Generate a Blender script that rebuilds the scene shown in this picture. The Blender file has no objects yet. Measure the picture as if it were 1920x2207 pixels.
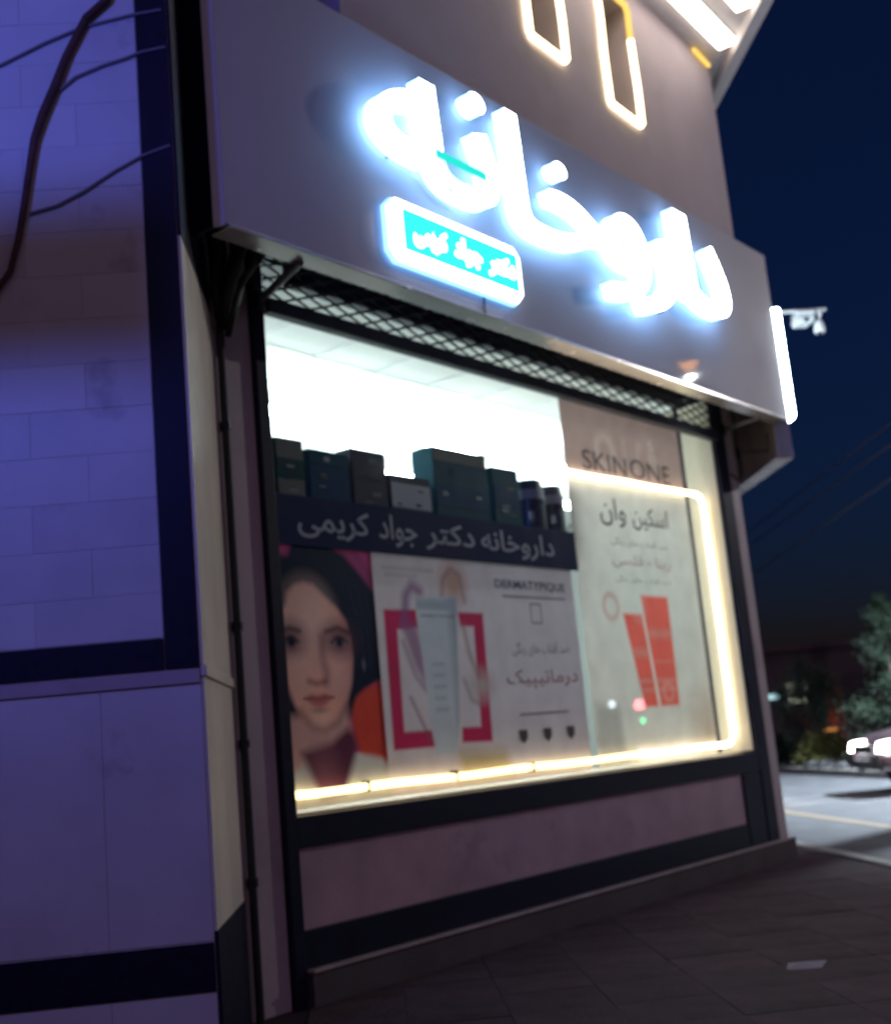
import bpy, bmesh, math, random
import numpy as np
from mathutils import Matrix, Vector
random.seed(7)
SC = bpy.context.scene
COL = SC.collection
R = math.radians

# ------------------------------------------------------------------ camera
cd = bpy.data.cameras.new('camera'); cam = bpy.data.objects.new('camera', cd); COL.objects.link(cam)
cd.sensor_fit = 'HORIZONTAL'; cd.sensor_width = 36.0; cd.lens = 49.03
cd.clip_start = 0.05; cd.clip_end = 2000
_r = Vector((0.99431873, -0.05537874, -0.09090351)); _u = Vector((0.07858439, -0.19411558, 0.97782597)); _f = Vector((0.07179656, 0.97941428, 0.18866086))
cam.matrix_world = Matrix(((_r.x, _u.x, -_f.x, 0), (_r.y, _u.y, -_f.y, 0), (_r.z, _u.z, -_f.z, 1.2), (0, 0, 0, 1)))
cd.dof.use_dof = True; cd.dof.focus_distance = 3.0; cd.dof.aperture_fstop = 2.9
SC.camera = cam

# ------------------------------------------------------------------ night sky, wide weak fill sun, exposure
w = bpy.data.worlds.new('World'); SC.world = w; w.use_nodes = True
nt = w.node_tree; bg = nt.nodes['Background']
sky = nt.nodes.new('ShaderNodeTexSky'); sky.sky_type = 'NISHITA'; sky.sun_disc = False
sky.sun_elevation = R(-0.9); sky.sun_rotation = R(115); sky.altitude = 0; sky.ozone_density = 5.0; sky.air_density = 1.0; sky.dust_density = 0.6
nt.links.new(sky.outputs[0], bg.inputs[0]); bg.inputs[1].default_value = 0.15
sd = bpy.data.lights.new('city_glow', 'SUN'); sun = bpy.data.objects.new('city_glow', sd); COL.objects.link(sun)  # wide pink sun added as fill for the ambient city glow
sd.energy = 0.20; sd.angle = R(80); sd.color = (1.0, 0.60, 0.80); sun.rotation_euler = (R(62), 0, R(22))
SC.view_settings.view_transform = 'Standard'; SC.view_settings.look = 'None'
SC.view_settings.exposure = 0.0; SC.view_settings.gamma = 1.0
SC.render.engine = 'CYCLES'
SC.cycles.use_denoising = True
SC.cycles.max_bounces = 8; SC.cycles.transparent_max_bounces = 16
SC.cycles.sample_clamp_indirect = 4.0

# ------------------------------------------------------------------ materials
MATS = {}
def mat(name, col, rough=0.6, var=0.0, scale=8.0, bump=0.0, metal=0.0, coat=0.0, bscale=60.0, spec=0.5, stain=None, stretch=(1, 1, 1)):
    m = bpy.data.materials.new(name); m.use_nodes = True; t = m.node_tree; p = t.nodes['Principled BSDF']
    p.inputs['Base Color'].default_value = (*col, 1); p.inputs['Roughness'].default_value = rough; p.inputs['Metallic'].default_value = metal
    p.inputs['Coat Weight'].default_value = coat; p.inputs['Coat Roughness'].default_value = 0.03
    p.inputs['Specular IOR Level'].default_value = spec
    tc = t.nodes.new('ShaderNodeTexCoord'); mp = t.nodes.new('ShaderNodeMapping'); mp.inputs['Scale'].default_value = stretch
    t.links.new(tc.outputs['Object'], mp.inputs[0])
    if var > 0:
        n = t.nodes.new('ShaderNodeTexNoise'); n.inputs['Scale'].default_value = scale; n.inputs['Detail'].default_value = 6
        t.links.new(mp.outputs[0], n.inputs['Vector'])
        mr = t.nodes.new('ShaderNodeMapRange'); mr.inputs[1].default_value = 0.3; mr.inputs[2].default_value = 0.7
        mr.inputs[3].default_value = 1 - var; mr.inputs[4].default_value = 1 + var; t.links.new(n.outputs['Fac'], mr.inputs[0])
        mx = t.nodes.new('ShaderNodeMix'); mx.data_type = 'RGBA'; mx.blend_type = 'MULTIPLY'; mx.inputs['Factor'].default_value = 1
        mx.inputs['A'].default_value = (*col, 1); t.links.new(mr.outputs[0], mx.inputs['B'])
        last = mx.outputs['Result']
        if stain:
            n2 = t.nodes.new('ShaderNodeTexNoise'); n2.inputs['Scale'].default_value = stain[1]; n2.inputs['Detail'].default_value = 8; n2.inputs['Roughness'].default_value = 0.65
            t.links.new(mp.outputs[0], n2.inputs['Vector'])
            m2 = t.nodes.new('ShaderNodeMapRange'); m2.inputs[1].default_value = stain[2]; m2.inputs[2].default_value = stain[2] + 0.12; m2.inputs[4].default_value = stain[3]
            t.links.new(n2.outputs['Fac'], m2.inputs[0])
            mx2 = t.nodes.new('ShaderNodeMix'); mx2.data_type = 'RGBA'; t.links.new(m2.outputs[0], mx2.inputs['Factor'])
            t.links.new(last, mx2.inputs['A']); mx2.inputs['B'].default_value = (*stain[0], 1); last = mx2.outputs['Result']
        t.links.new(last, p.inputs['Base Color'])
        rr = t.nodes.new('ShaderNodeMapRange'); rr.inputs[3].default_value = max(0.02, rough - 0.12); rr.inputs[4].default_value = min(1, rough + 0.12)
        t.links.new(n.outputs['Fac'], rr.inputs[0]); t.links.new(rr.outputs[0], p.inputs['Roughness'])
    if bump > 0:
        nb = t.nodes.new('ShaderNodeTexNoise'); nb.inputs['Scale'].default_value = bscale; nb.inputs['Detail'].default_value = 5
        t.links.new(tc.outputs['Object'], nb.inputs['Vector'])
        b = t.nodes.new('ShaderNodeBump'); b.inputs['Strength'].default_value = bump; b.inputs['Distance'].default_value = 0.01
        t.links.new(nb.outputs['Fac'], b.inputs['Height']); t.links.new(b.outputs[0], p.inputs['Normal'])
    MATS[name] = m; return m
def emit(name, col, strength):
    m = bpy.data.materials.new(name); m.use_nodes = True; t = m.node_tree
    for n in list(t.nodes): t.nodes.remove(n)
    o = t.nodes.new('ShaderNodeOutputMaterial'); e = t.nodes.new('ShaderNodeEmission')
    e.inputs[0].default_value = (*col, 1); e.inputs[1].default_value = strength; t.links.new(e.outputs[0], o.inputs[0])
    MATS[name] = m; return m
def glass_mat(name, tint=(0.95, 0.98, 0.97)):
    m = bpy.data.materials.new(name); m.use_nodes = True; t = m.node_tree
    for n in list(t.nodes): t.nodes.remove(n)
    o = t.nodes.new('ShaderNodeOutputMaterial'); tr = t.nodes.new('ShaderNodeBsdfTransparent'); tr.inputs[0].default_value = (*tint, 1)
    g = t.nodes.new('ShaderNodeBsdfGlossy'); g.inputs['Roughness'].default_value = 0.015; mx = t.nodes.new('ShaderNodeMixShader')
    lw = t.nodes.new('ShaderNodeLayerWeight'); lw.inputs[0].default_value = 0.5
    pw = t.nodes.new('ShaderNodeMath'); pw.operation = 'POWER'; pw.inputs[1].default_value = 5.0; t.links.new(lw.outputs['Facing'], pw.inputs[0])
    fr = t.nodes.new('ShaderNodeMapRange'); fr.inputs[3].default_value = 0.012; fr.inputs[4].default_value = 0.45; t.links.new(pw.outputs[0], fr.inputs[0])
    nz = t.nodes.new('ShaderNodeTexNoise'); nz.inputs['Scale'].default_value = 1.3; bp = t.nodes.new('ShaderNodeBump'); bp.inputs['Strength'].default_value = 0.02; bp.inputs['Distance'].default_value = 0.05
    t.links.new(nz.outputs['Fac'], bp.inputs['Height']); t.links.new(bp.outputs[0], g.inputs['Normal'])
    t.links.new(fr.outputs[0], mx.inputs[0]); t.links.new(tr.outputs[0], mx.inputs[1]); t.links.new(g.outputs[0], mx.inputs[2]); t.links.new(mx.outputs[0], o.inputs[0])
    MATS[name] = m; return m
def print_mat(name, trans=0.0, rough=0.45):
    m = bpy.data.materials.new(name); m.use_nodes = True; t = m.node_tree; p = t.nodes['Principled BSDF']; o = t.nodes['Material Output']
    a = t.nodes.new('ShaderNodeVertexColor'); a.layer_name = 'ink'
    n = t.nodes.new('ShaderNodeTexNoise'); n.inputs['Scale'].default_value = 5; n.inputs['Detail'].default_value = 4
    tc = t.nodes.new('ShaderNodeTexCoord'); t.links.new(tc.outputs['Object'], n.inputs['Vector'])
    mr = t.nodes.new('ShaderNodeMapRange'); mr.inputs[1].default_value = 0.3; mr.inputs[2].default_value = 0.7; mr.inputs[3].default_value = 0.9; mr.inputs[4].default_value = 1.06
    t.links.new(n.outputs['Fac'], mr.inputs[0])
    mx = t.nodes.new('ShaderNodeMix'); mx.data_type = 'RGBA'; mx.blend_type = 'MULTIPLY'; mx.inputs['Factor'].default_value = 1
    t.links.new(a.outputs[0], mx.inputs['A']); t.links.new(mr.outputs[0], mx.inputs['B'])
    t.links.new(mx.outputs['Result'], p.inputs['Base Color']); p.inputs['Roughness'].default_value = rough; p.inputs['Specular IOR Level'].default_value = 0.12
    b = t.nodes.new('ShaderNodeBump'); b.inputs['Strength'].default_value = 0.25; b.inputs['Distance'].default_value = 0.01
    n2 = t.nodes.new('ShaderNodeTexNoise'); n2.inputs['Scale'].default_value = 2.2; t.links.new(tc.outputs['Object'], n2.inputs['Vector'])
    t.links.new(n2.outputs['Fac'], b.inputs['Height']); t.links.new(b.outputs[0], p.inputs['Normal'])
    if trans > 0:
        tl = t.nodes.new('ShaderNodeBsdfTranslucent'); t.links.new(mx.outputs['Result'], tl.inputs[0])
        ms = t.nodes.new('ShaderNodeMixShader'); ms.inputs[0].default_value = trans
        t.links.new(p.outputs[0], ms.inputs[1]); t.links.new(tl.outputs[0], ms.inputs[2]); t.links.new(ms.outputs[0], o.inputs[0])
    MATS[name] = m; return m

mat('asphalt', (0.10, 0.10, 0.105), 0.75, 0.35, 3.0, 0.5, bscale=140)
mat('pavement', (0.062, 0.038, 0.045), 0.8, 0.45, 3.5, 0.7, bscale=60, spec=0.2, stain=((0.022, 0.013, 0.015), 1.1, 0.5, 0.75))
mat('pavement_b', (0.058, 0.036, 0.043), 0.8, 0.5, 3.0, 0.7, bscale=60, spec=0.2, stain=((0.02, 0.012, 0.014), 1.3, 0.52, 0.7))
mat('pavement_c', (0.067, 0.041, 0.048), 0.8, 0.45, 3.0, 0.7, bscale=60, spec=0.2, stain=((0.024, 0.014, 0.016), 1.3, 0.55, 0.7))
mat('kerb_stone', (0.33, 0.31, 0.28), 0.8, 0.2, 6, 0.3)
mat('road_paint', (0.26, 0.20, 0.13), 0.7, 0.2, 9, 0.2)
mat('verge_soil', (0.020, 0.015, 0.014), 0.95, 0.4, 2.0, 0.8, bscale=30)
mat('white_stone', (0.62, 0.60, 0.60), 0.55, 0.10, 2.2, 0.12, bscale=40, stain=((0.24, 0.21, 0.24), 2.6, 0.60, 0.45))
mat('white_stone_b', (0.58, 0.55, 0.56), 0.55, 0.12, 2.6, 0.14, bscale=38, stain=((0.26, 0.23, 0.25), 3.0, 0.60, 0.5))
mat('white_stone_c', (0.64, 0.62, 0.61), 0.5, 0.10, 1.9, 0.12, bscale=44, stain=((0.30, 0.27, 0.29), 2.2, 0.62, 0.5))
mat('cream_stone', (0.70, 0.62, 0.50), 0.6, 0.14, 3.5, 0.15, bscale=40, stain=((0.10, 0.08, 0.06), 3.5, 0.64, 0.8), stretch=(1, 1, 0.35))
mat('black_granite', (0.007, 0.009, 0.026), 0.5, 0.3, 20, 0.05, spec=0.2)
mat('joint_mortar', (0.50, 0.45, 0.46), 0.9, 0.2, 20, 0.2)
mat('pillar_stone', (0.46, 0.38, 0.40), 0.55, 0.10, 2.5, 0.15, bscale=50, stain=((0.28, 0.24, 0.24), 2.0, 0.58, 0.5))
mat('base_stone', (0.44, 0.30, 0.34), 0.55, 0.16, 3.0, 0.18, bscale=55, stain=((0.2, 0.16, 0.17), 1.7, 0.56, 0.6))
mat('dark_frame', (0.008, 0.010, 0.028), 0.5, 0.3, 12, 0.05, spec=0.2)
mat('shutter_metal', (0.010, 0.016, 0.05), 0.45, 0.2, 6, 0.05)
mat('step_stone', (0.075, 0.06, 0.06), 0.7, 0.25, 4, 0.25)
mat('step_lip', (0.34, 0.28, 0.26), 0.6, 0.2, 6, 0.2)
mat('upper_plaster', (0.38, 0.32, 0.36), 0.8, 0.08, 1.5, 0.12, bscale=70, stain=((0.30, 0.27, 0.27), 0.9, 0.55, 0.6))
mat('composite_panel', (0.40, 0.37, 0.43), 0.62, 0.05, 1.2, 0.0, coat=0.07)
mat('panel_flange', (0.62, 0.58, 0.58), 0.24, 0.08, 5, 0.03, metal=0.6, bscale=12)
mat('panel_inside', (0.45, 0.36, 0.28), 0.6, 0.2, 4, 0.1)
mat('zinc', (0.40, 0.45, 0.50), 0.45, 0.15, 6, 0.05, metal=0.3)
mat('end_trim', (0.62, 0.62, 0.66), 0.4, 0.05, 4)
mat('soffit_white', (0.55, 0.52, 0.52), 0.7, 0.08, 3, 0.05)
mat('window_dark', (0.02, 0.018, 0.03), 0.12, 0.2, 3)
mat('recess_plaster', (0.22, 0.18, 0.2), 0.8, 0.1, 4, 0.1)
mat('room_white', (0.82, 0.83, 0.82), 0.7, 0.03, 2)
mat('room_floor', (0.45, 0.43, 0.40), 0.4, 0.1, 3)
mat('ceiling_tile', (0.80, 0.82, 0.81), 0.8, 0.04, 30, 0.05)
mat('shelf_white', (0.72, 0.74, 0.74), 0.5, 0.04, 4)
mat('black_steel', (0.015, 0.015, 0.02), 0.45, 0.2, 15, 0.05, metal=0.4)
mat('grey_steel', (0.16, 0.15, 0.17), 0.45, 0.2, 12, 0.05, metal=0.5)
mat('cable_black', (0.012, 0.012, 0.016), 0.6)
mat('shadow_line_grey', (0.20, 0.18, 0.20), 0.7)  # tone of the cable shadow lines on the left wall
mat('cable_brown', (0.09, 0.035, 0.028), 0.7, 0.3, 12, 0.3)
mat('wire_grey', (0.16, 0.15, 0.16), 0.6)
mat('banner_navy', (0.006, 0.012, 0.075), 0.6, 0.08, 3, spec=0.15)
mat('banner_ink', (0.42, 0.44, 0.50), 0.5)
mat('ink_indigo', (0.05, 0.04, 0.14), 0.5)
mat('ink_grey', (0.16, 0.13, 0.17), 0.5)
mat('ink_pale', (0.36, 0.31, 0.36), 0.5)
mat('ink_rose', (0.38, 0.09, 0.14), 0.5)
mat('ink_brown', (0.10, 0.08, 0.09), 0.5)
mat('ink_red', (0.62, 0.13, 0.11), 0.5)
mat('ink_pink', (0.62, 0.30, 0.33), 0.5)
mat('ink_olive', (0.30, 0.29, 0.25), 0.5)
mat('metal_white', (0.62, 0.66, 0.68), 0.4, 0.05, 8)
mat('sign_case', (0.05, 0.055, 0.07), 0.4)
mat('bark', (0.05, 0.035, 0.025), 0.9, 0.4, 14, 0.8, bscale=30)
mat('needles', (0.016, 0.032, 0.017), 0.95, 0.5, 1.3)
mat('leaf_dark', (0.030, 0.050, 0.034), 0.95, 0.5, 1.6)
mat('leaf_light', (0.17, 0.175, 0.05), 0.95, 0.45, 2.5)
mat('rubble', (0.08, 0.08, 0.08), 0.85, 0.25, 5, 0.6, bscale=14)
mat('far_render', (0.10, 0.075, 0.085), 0.9, 0.2, 0.6, 0.2, bscale=8)
mat('far_door', (0.20, 0.05, 0.03), 0.6, 0.2, 2)
mat('car_paint', (0.20, 0.13, 0.14), 0.3, 0.05, 4, metal=0.3, coat=0.8)
mat('car_glass', (0.01, 0.012, 0.016), 0.08)
mat('car_trim', (0.02, 0.02, 0.022), 0.5)
mat('tyre', (0.015, 0.015, 0.016), 0.85, 0.2, 20, 0.3)
mat('alloy', (0.45, 0.45, 0.47), 0.3, 0.05, 6, metal=0.8)
mat('paper', (0.26, 0.22, 0.24), 0.7, 0.1, 8)
mat('carton_teal', (0.004, 0.062, 0.095), 0.5, 0.10, 6, spec=0.08)
mat('carton_blue', (0.003, 0.045, 0.11), 0.5, 0.10, 6, spec=0.08)
mat('carton_grey', (0.06, 0.062, 0.085), 0.5, 0.10, 6, spec=0.08)
mat('carton_green', (0.013, 0.055, 0.050), 0.5, 0.10, 6, spec=0.08)
mat('carton_beige', (0.176, 0.172, 0.143), 0.5, 0.08, 6, spec=0.08)
mat('jar_dark', (0.025, 0.03, 0.06), 0.3, 0.1, 6)
mat('jar_label', (0.25, 0.26, 0.33), 0.5)
glass_mat('glass')
print_mat('film_print', 0.095); print_mat('backlit_print', 0.27)
emit('letter_face', (0.93, 0.98, 1.0), 14); emit('letter_halo', (0.26, 0.56, 1.0), 7.5)
emit('small_border', (0.93, 0.98, 1.0), 6); emit('small_halo', (0.22, 0.52, 1.0), 3); emit('small_cyan', (0.05, 0.98, 0.95), 1.02); emit('small_text', (1, 1, 1), 4)
emit('teal_accent', (0.03, 0.86, 0.74), 1.0)
emit('rope_bright', (1.0, 0.80, 0.52), 7); emit('rope_warm', (1.0, 0.76, 0.38), 3.6)
emit('rope_window', (1.0, 0.82, 0.50), 5.5); emit('rope_amber', (1.0, 0.62, 0.14), 1.4)
emit('soffit_lamp', (1.0, 0.88, 0.74), 7)
emit('room_lamp', (0.86, 1.0, 1.0), 42)
emit('edge_lamp', (0.75, 0.90, 1.0), 26)
emit('sodium', (1.0, 0.42, 0.07), 60); emit('led_street', (0.75, 0.88, 1.0), 40); emit('blue_led', (0.10, 0.16, 1.0), 40)
emit('headlamp', (1.0, 0.95, 0.98), 14); emit('far_white', (0.92, 0.96, 0.72), 1.3); emit('far_cyan', (0.5, 0.85, 0.9), 1.0); emit('far_orange', (1.0, 0.36, 0.08), 1.1)
emit('signal_red', (1.0, 0.12, 0.16), 70); emit('signal_green', (0.05, 1.0, 0.35), 35)
emit('spark', (1, 1, 1), 6)

# ------------------------------------------------------------------ mesh helpers
# facade frame: x along the shop front (left to right), y into the building, z up
M_FAC = Matrix(((0.68220863, -0.73115756, 0, 3.42419747), (0.73115756, 0.68220863, 0, 10.51460631), (0, 0, 1, 0), (0, 0, 0, 1)))
M_ID = Matrix.Identity(4)
class G:
    def __init__(s): s.v = []; s.f = []; s.m = []
    def add(s, v, f, mi=0):
        o = len(s.v); s.v += [tuple(p) for p in v]; s.f += [tuple(i + o for i in q) for q in f]; s.m += [mi] * len(f); return s
    def box(s, x0, x1, y0, y1, z0, z1, mi=0):
        return s.add([(x0, y0, z0), (x1, y0, z0), (x1, y1, z0), (x0, y1, z0), (x0, y0, z1), (x1, y0, z1), (x1, y1, z1), (x0, y1, z1)],
                     [(0, 3, 2, 1), (4, 5, 6, 7), (0, 1, 5, 4), (1, 2, 6, 5), (2, 3, 7, 6), (3, 0, 4, 7)], mi)
    def prism(s, poly, z0, z1, mi=0):
        n = len(poly); a = sum(poly[i][0] * poly[(i + 1) % n][1] - poly[(i + 1) % n][0] * poly[i][1] for i in range(n))
        if a < 0: poly = poly[::-1]
        return s.add([(x, y, z0) for x, y in poly] + [(x, y, z1) for x, y in poly],
                     [tuple(range(n))[::-1], tuple(range(n, 2 * n))] + [(i, (i + 1) % n, n + (i + 1) % n, n + i) for i in range(n)], mi)
    def prism_xz(s, poly, y0, y1, mi=0):   # polygon in x,z extruded along y (front at y0)
        n = len(poly); a = sum(poly[i][0] * poly[(i + 1) % n][1] - poly[(i + 1) % n][0] * poly[i][1] for i in range(n))
        if a < 0: poly = poly[::-1]
        return s.add([(x, y0, z) for x, z in poly] + [(x, y1, z) for x, z in poly],
                     [tuple(range(n)), tuple(range(n, 2 * n))[::-1]] + [(i, n + i, n + (i + 1) % n, (i + 1) % n) for i in range(n)], mi)
    def tube(s, pts, r, k=8, mi=0, cap=True):
        pts = [Vector(p) for p in pts]; n = len(pts); rs = r if isinstance(r, (list, tuple)) else [r] * n
        base = len(s.v); up = None
        for i, p in enumerate(pts):
            d = (pts[min(i + 1, n - 1)] - pts[max(i - 1, 0)]).normalized()
            if up is None: up = Vector((0, 0, 1)) if abs(d.z) < 0.9 else Vector((1, 0, 0))
            a = d.cross(up).normalized(); b = a.cross(d).normalized(); up = b
            for j in range(k):
                t = 2 * math.pi * j / k; q = p + (a * math.cos(t) + b * math.sin(t)) * rs[i]; s.v.append(tuple(q))
        for i in range(n - 1):
            for j in range(k):
                s.f.append((base + i * k + j, base + i * k + (j + 1) % k, base + (i + 1) * k + (j + 1) % k, base + (i + 1) * k + j)); s.m.append(mi)
        if cap:
            s.f.append(tuple(base + j for j in range(k))[::-1]); s.f.append(tuple(base + (n - 1) * k + j for j in range(k))); s.m += [mi, mi]
        return s
    def cyl(s, c, r0, r1, h, k=16, mi=0):
        return s.tube([c, (c[0], c[1], c[2] + h)], [r0, r1], k, mi)

class Frame:            # where the parts of one thing live: a matrix and a base point
    def __init__(s, M, base): s.M = M; s.base = Vector(base)
def setp(o, label=None, cat=None, group=None, kind=None):
    if label: o['label'] = label
    if cat: o['category'] = cat
    if group: o['group'] = group
    if kind: o['kind'] = kind
    return o
def thing(name, label, cat, base, M=M_ID, group=None):
    o = bpy.data.objects.new(name, None); o.empty_display_size = 0.1; COL.objects.link(o)
    o.matrix_world = M @ Matrix.Translation(base); setp(o, label, cat, group); o['_b'] = list(base)
    FR[o.name] = Frame(M, base); return o
FR = {}
def mesh(name, g, m, parent=None, M=M_ID, base=(0, 0, 0), smooth=False, bevel=0.0, label=None):
    root = parent
    while root is not None and root.name not in FR: root = root.parent
    if root is not None: base = FR[root.name].base; M = FR[root.name].M
    b = Vector(base)
    me = bpy.data.meshes.new(name); me.from_pydata([tuple(Vector(v) - b) for v in g.v], [], g.f)
    ms = m if isinstance(m, (list, tuple)) else [m]
    for x in ms: me.materials.append(MATS[x])
    if len(ms) > 1: me.polygons.foreach_set('material_index', g.m)
    if smooth: me.polygons.foreach_set('use_smooth', [True] * len(me.polygons))
    me.update()
    bm = bmesh.new(); bm.from_mesh(me); bmesh.ops.recalc_face_normals(bm, faces=bm.faces); bm.to_mesh(me); bm.free()
    o = bpy.data.objects.new(name, me); COL.objects.link(o)
    if parent is not None: o.parent = parent
    else: o.matrix_world = M @ Matrix.Translation(b)
    if bevel > 0:
        md = o.modifiers.new('bevel', 'BEVEL'); md.width = bevel; md.segments = 2; md.limit_method = 'ANGLE'
    if label: o['label'] = label
    return o
def struct(name, g, m, **k):
    o = mesh(name, g, m, **k); o['kind'] = 'structure'; return o
def single(name, g, m, label, cat, group=None, **k):
    return setp(mesh(name, g, m, **k), label, cat, group)
def bx(*a): return G().box(*a)

# ------------------------------------------------------------------ lettering (joined Persian letter forms, laid right to left)
FORMS = {'ا': (0x627, 0xFE8E, None, None), 'آ': (0xFE81, 0xFE82, None, None), 'د': (0x62F, 0xFEAA, None, None), 'ر': (0x631, 0xFEAE, None, None), 'ز': (0x632, 0xFEB0, None, None),
         'و': (0x648, 0xFEEE, None, None), 'خ': (0xFEA5, 0xFEA6, 0xFEA7, 0xFEA8), 'ن': (0xFEE5, 0xFEE6, 0xFEE7, 0xFEE8), 'ه': (0xFEE9, 0xFEEA, 0xFEEB, 0xFEEC),
         'ک': (0xFB8E, 0xFB8F, 0xFB90, 0xFB91), 'ت': (0xFE95, 0xFE96, 0xFE97, 0xFE98), 'ج': (0xFE9D, 0xFE9E, 0xFE9F, 0xFEA0), 'ی': (0xFBFC, 0xFBFD, 0xFBFE, 0xFBFF),
         'م': (0xFEE1, 0xFEE2, 0xFEE3, 0xFEE4), 'س': (0xFEB1, 0xFEB2, 0xFEB3, 0xFEB4), 'پ': (0xFB56, 0xFB57, 0xFB58, 0xFB59), 'ض': (0xFEBD, 0xFEBE, 0xFEBF, 0xFEC0),
         'ف': (0xFED1, 0xFED2, 0xFED3, 0xFED4), 'ب': (0xFE8F, 0xFE90, 0xFE91, 0xFE92), 'گ': (0xFB92, 0xFB93, 0xFB94, 0xFB95), 'ل': (0xFEDD, 0xFEDE, 0xFEDF, 0xFEE0), 'ق': (0xFED5, 0xFED6, 0xFED7, 0xFED8)}
def shape(s):
    out = []
    for i, c in enumerate(s):
        if c not in FORMS: out.append(c); continue
        prev = i > 0 and s[i - 1] in FORMS and FORMS[s[i - 1]][2] is not None
        nxt = FORMS[c][2] is not None and i + 1 < len(s) and s[i + 1] in FORMS
        k = 3 if prev and nxt else 1 if prev else 2 if nxt else 0
        out.append(chr(FORMS[c][k]))
    return ''.join(out[::-1])
def text_verts(body, bold=0.0, extr=0.0, farsi=True, res=4):
    c = bpy.data.curves.new('t', 'FONT'); c.body = shape(body) if farsi else body; c.offset = bold; c.extrude = extr; c.resolution_u = res
    o = bpy.data.objects.new('t', c); COL.objects.link(o)
    dg = bpy.context.evaluated_depsgraph_get(); dg.update()
    me = bpy.data.meshes.new_from_object(o.evaluated_get(dg))
    n = len(me.vertices); co = np.empty(n * 3); me.vertices.foreach_get('co', co); co = co.reshape(n, 3)
    fs = [tuple(p.vertices) for p in me.polygons]; nz = [p.normal.z for p in me.polygons]
    bpy.data.objects.remove(o); bpy.data.curves.remove(c); bpy.data.meshes.remove(me)
    return co, fs, nz
def text_g(body, u0, u1, z0, z1, y, depth=0.0, bold=0.0, farsi=True, keep=False, front=0, rest=0):
    co, fs, nz = text_verts(body, bold, 0.5 if depth > 0 else 0.0, farsi)
    mn = co.min(0); mx = co.max(0); sx = (u1 - u0) / (mx[0] - mn[0]); sz = (z1 - z0) / (mx[1] - mn[1])
    ox, oz = u0, z0
    if keep:
        s = min(sx, sz); ox = u0 + ((u1 - u0) - s * (mx[0] - mn[0])) / 2; oz = z0 + ((z1 - z0) - s * (mx[1] - mn[1])) / 2; sx = sz = s
    g = G(); g.v = [(ox + (x - mn[0]) * sx, y - zz * depth, oz + (yy - mn[1]) * sz) for x, yy, zz in co]
    g.f = fs; g.m = [front if a > 0.9 else rest for a in nz]
    return g

# ------------------------------------------------------------------ printed sheets (ink as a colour per point of a fine grid)
def poly_mask(U, Z, poly, soft=0.006):
    d = np.full(U.shape, 1e9); ins = np.zeros(U.shape, bool); n = len(poly)
    for i in range(n):
        x0, y0 = poly[i]; x1, y1 = poly[(i + 1) % n]; ex, ey = x1 - x0, y1 - y0
        t = np.clip(((U - x0) * ex + (Z - y0) * ey) / (ex * ex + ey * ey + 1e-12), 0, 1)
        d = np.minimum(d, np.hypot(U - x0 - t * ex, Z - y0 - t * ey))
        c = ((y0 <= Z) != (y1 <= Z)); xi = x0 + (Z - y0) / (ey if abs(ey) > 1e-9 else 1e-9) * ex
        ins ^= c & (U < xi)
    s = np.where(ins, d, -d); return np.clip(s / soft * 0.5 + 0.5, 0, 1)
def ell(U, Z, c, r, soft=0.25, rot=0.0):
    a, b = U - c[0], Z - c[1]; cs, sn = math.cos(rot), math.sin(rot); p = a * cs + b * sn; q = -a * sn + b * cs
    d = np.hypot(p / r[0], q / r[1]); return np.clip((1 - d) / soft * 0.5 + 0.5, 0, 1)
def stroke(U, Z, pts, wd, soft=0.008):
    d = np.full(U.shape, 1e9)
    for (x0, y0), (x1, y1) in zip(pts[:-1], pts[1:]):
        ex, ey = x1 - x0, y1 - y0; t = np.clip(((U - x0) * ex + (Z - y0) * ey) / (ex * ex + ey * ey + 1e-12), 0, 1)
        d = np.minimum(d, np.hypot(U - x0 - t * ex, Z - y0 - t * ey))
    return np.clip((wd / 2 - d) / soft * 0.5 + 0.5, 0, 1)
def lay(C, m, col, a=1.0):
    m = (m * a)[..., None]; return C * (1 - m) + np.array(col) * m
def sheet(name, u0, u1, z0, z1, y, step, paint, m, parent):
    nu = int((u1 - u0) / step) + 1; nz = int((z1 - z0) / step) + 1
    U, Z = np.meshgrid(np.linspace(u0, u1, nu), np.linspace(z0, z1, nz)); C = paint(U, Z)
    g = G(); yy = y + 0.0015 * np.sin(U * 5.1 + Z * 3.3)
    g.v = list(zip(U.ravel().tolist(), yy.ravel().tolist(), Z.ravel().tolist()))
    idx = np.arange(nu * nz).reshape(nz, nu)
    g.f = np.stack([idx[:-1, :-1], idx[:-1, 1:], idx[1:, 1:], idx[1:, :-1]], -1).reshape(-1, 4).tolist(); g.m = [0] * len(g.f)
    o = mesh(name, g, m, parent, smooth=True)
    ca = o.data.color_attributes.new('ink', 'FLOAT_COLOR', 'POINT'); rgba = np.ones((nu * nz, 4), np.float32); rgba[:, :3] = np.clip(C.reshape(-1, 3), 0, 1)
    ca.data.foreach_set('color', rgba.ravel()); return o
def loc(X, Y):
    dx, dy = X - 3.42419747, Y - 10.51460631
    return (0.68220863 * dx + 0.73115756 * dy, -0.73115756 * dx + 0.68220863 * dy)
DL = (0.73115756, 0.68220863)          # the side street's direction (world +Y) in the facade frame

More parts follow.
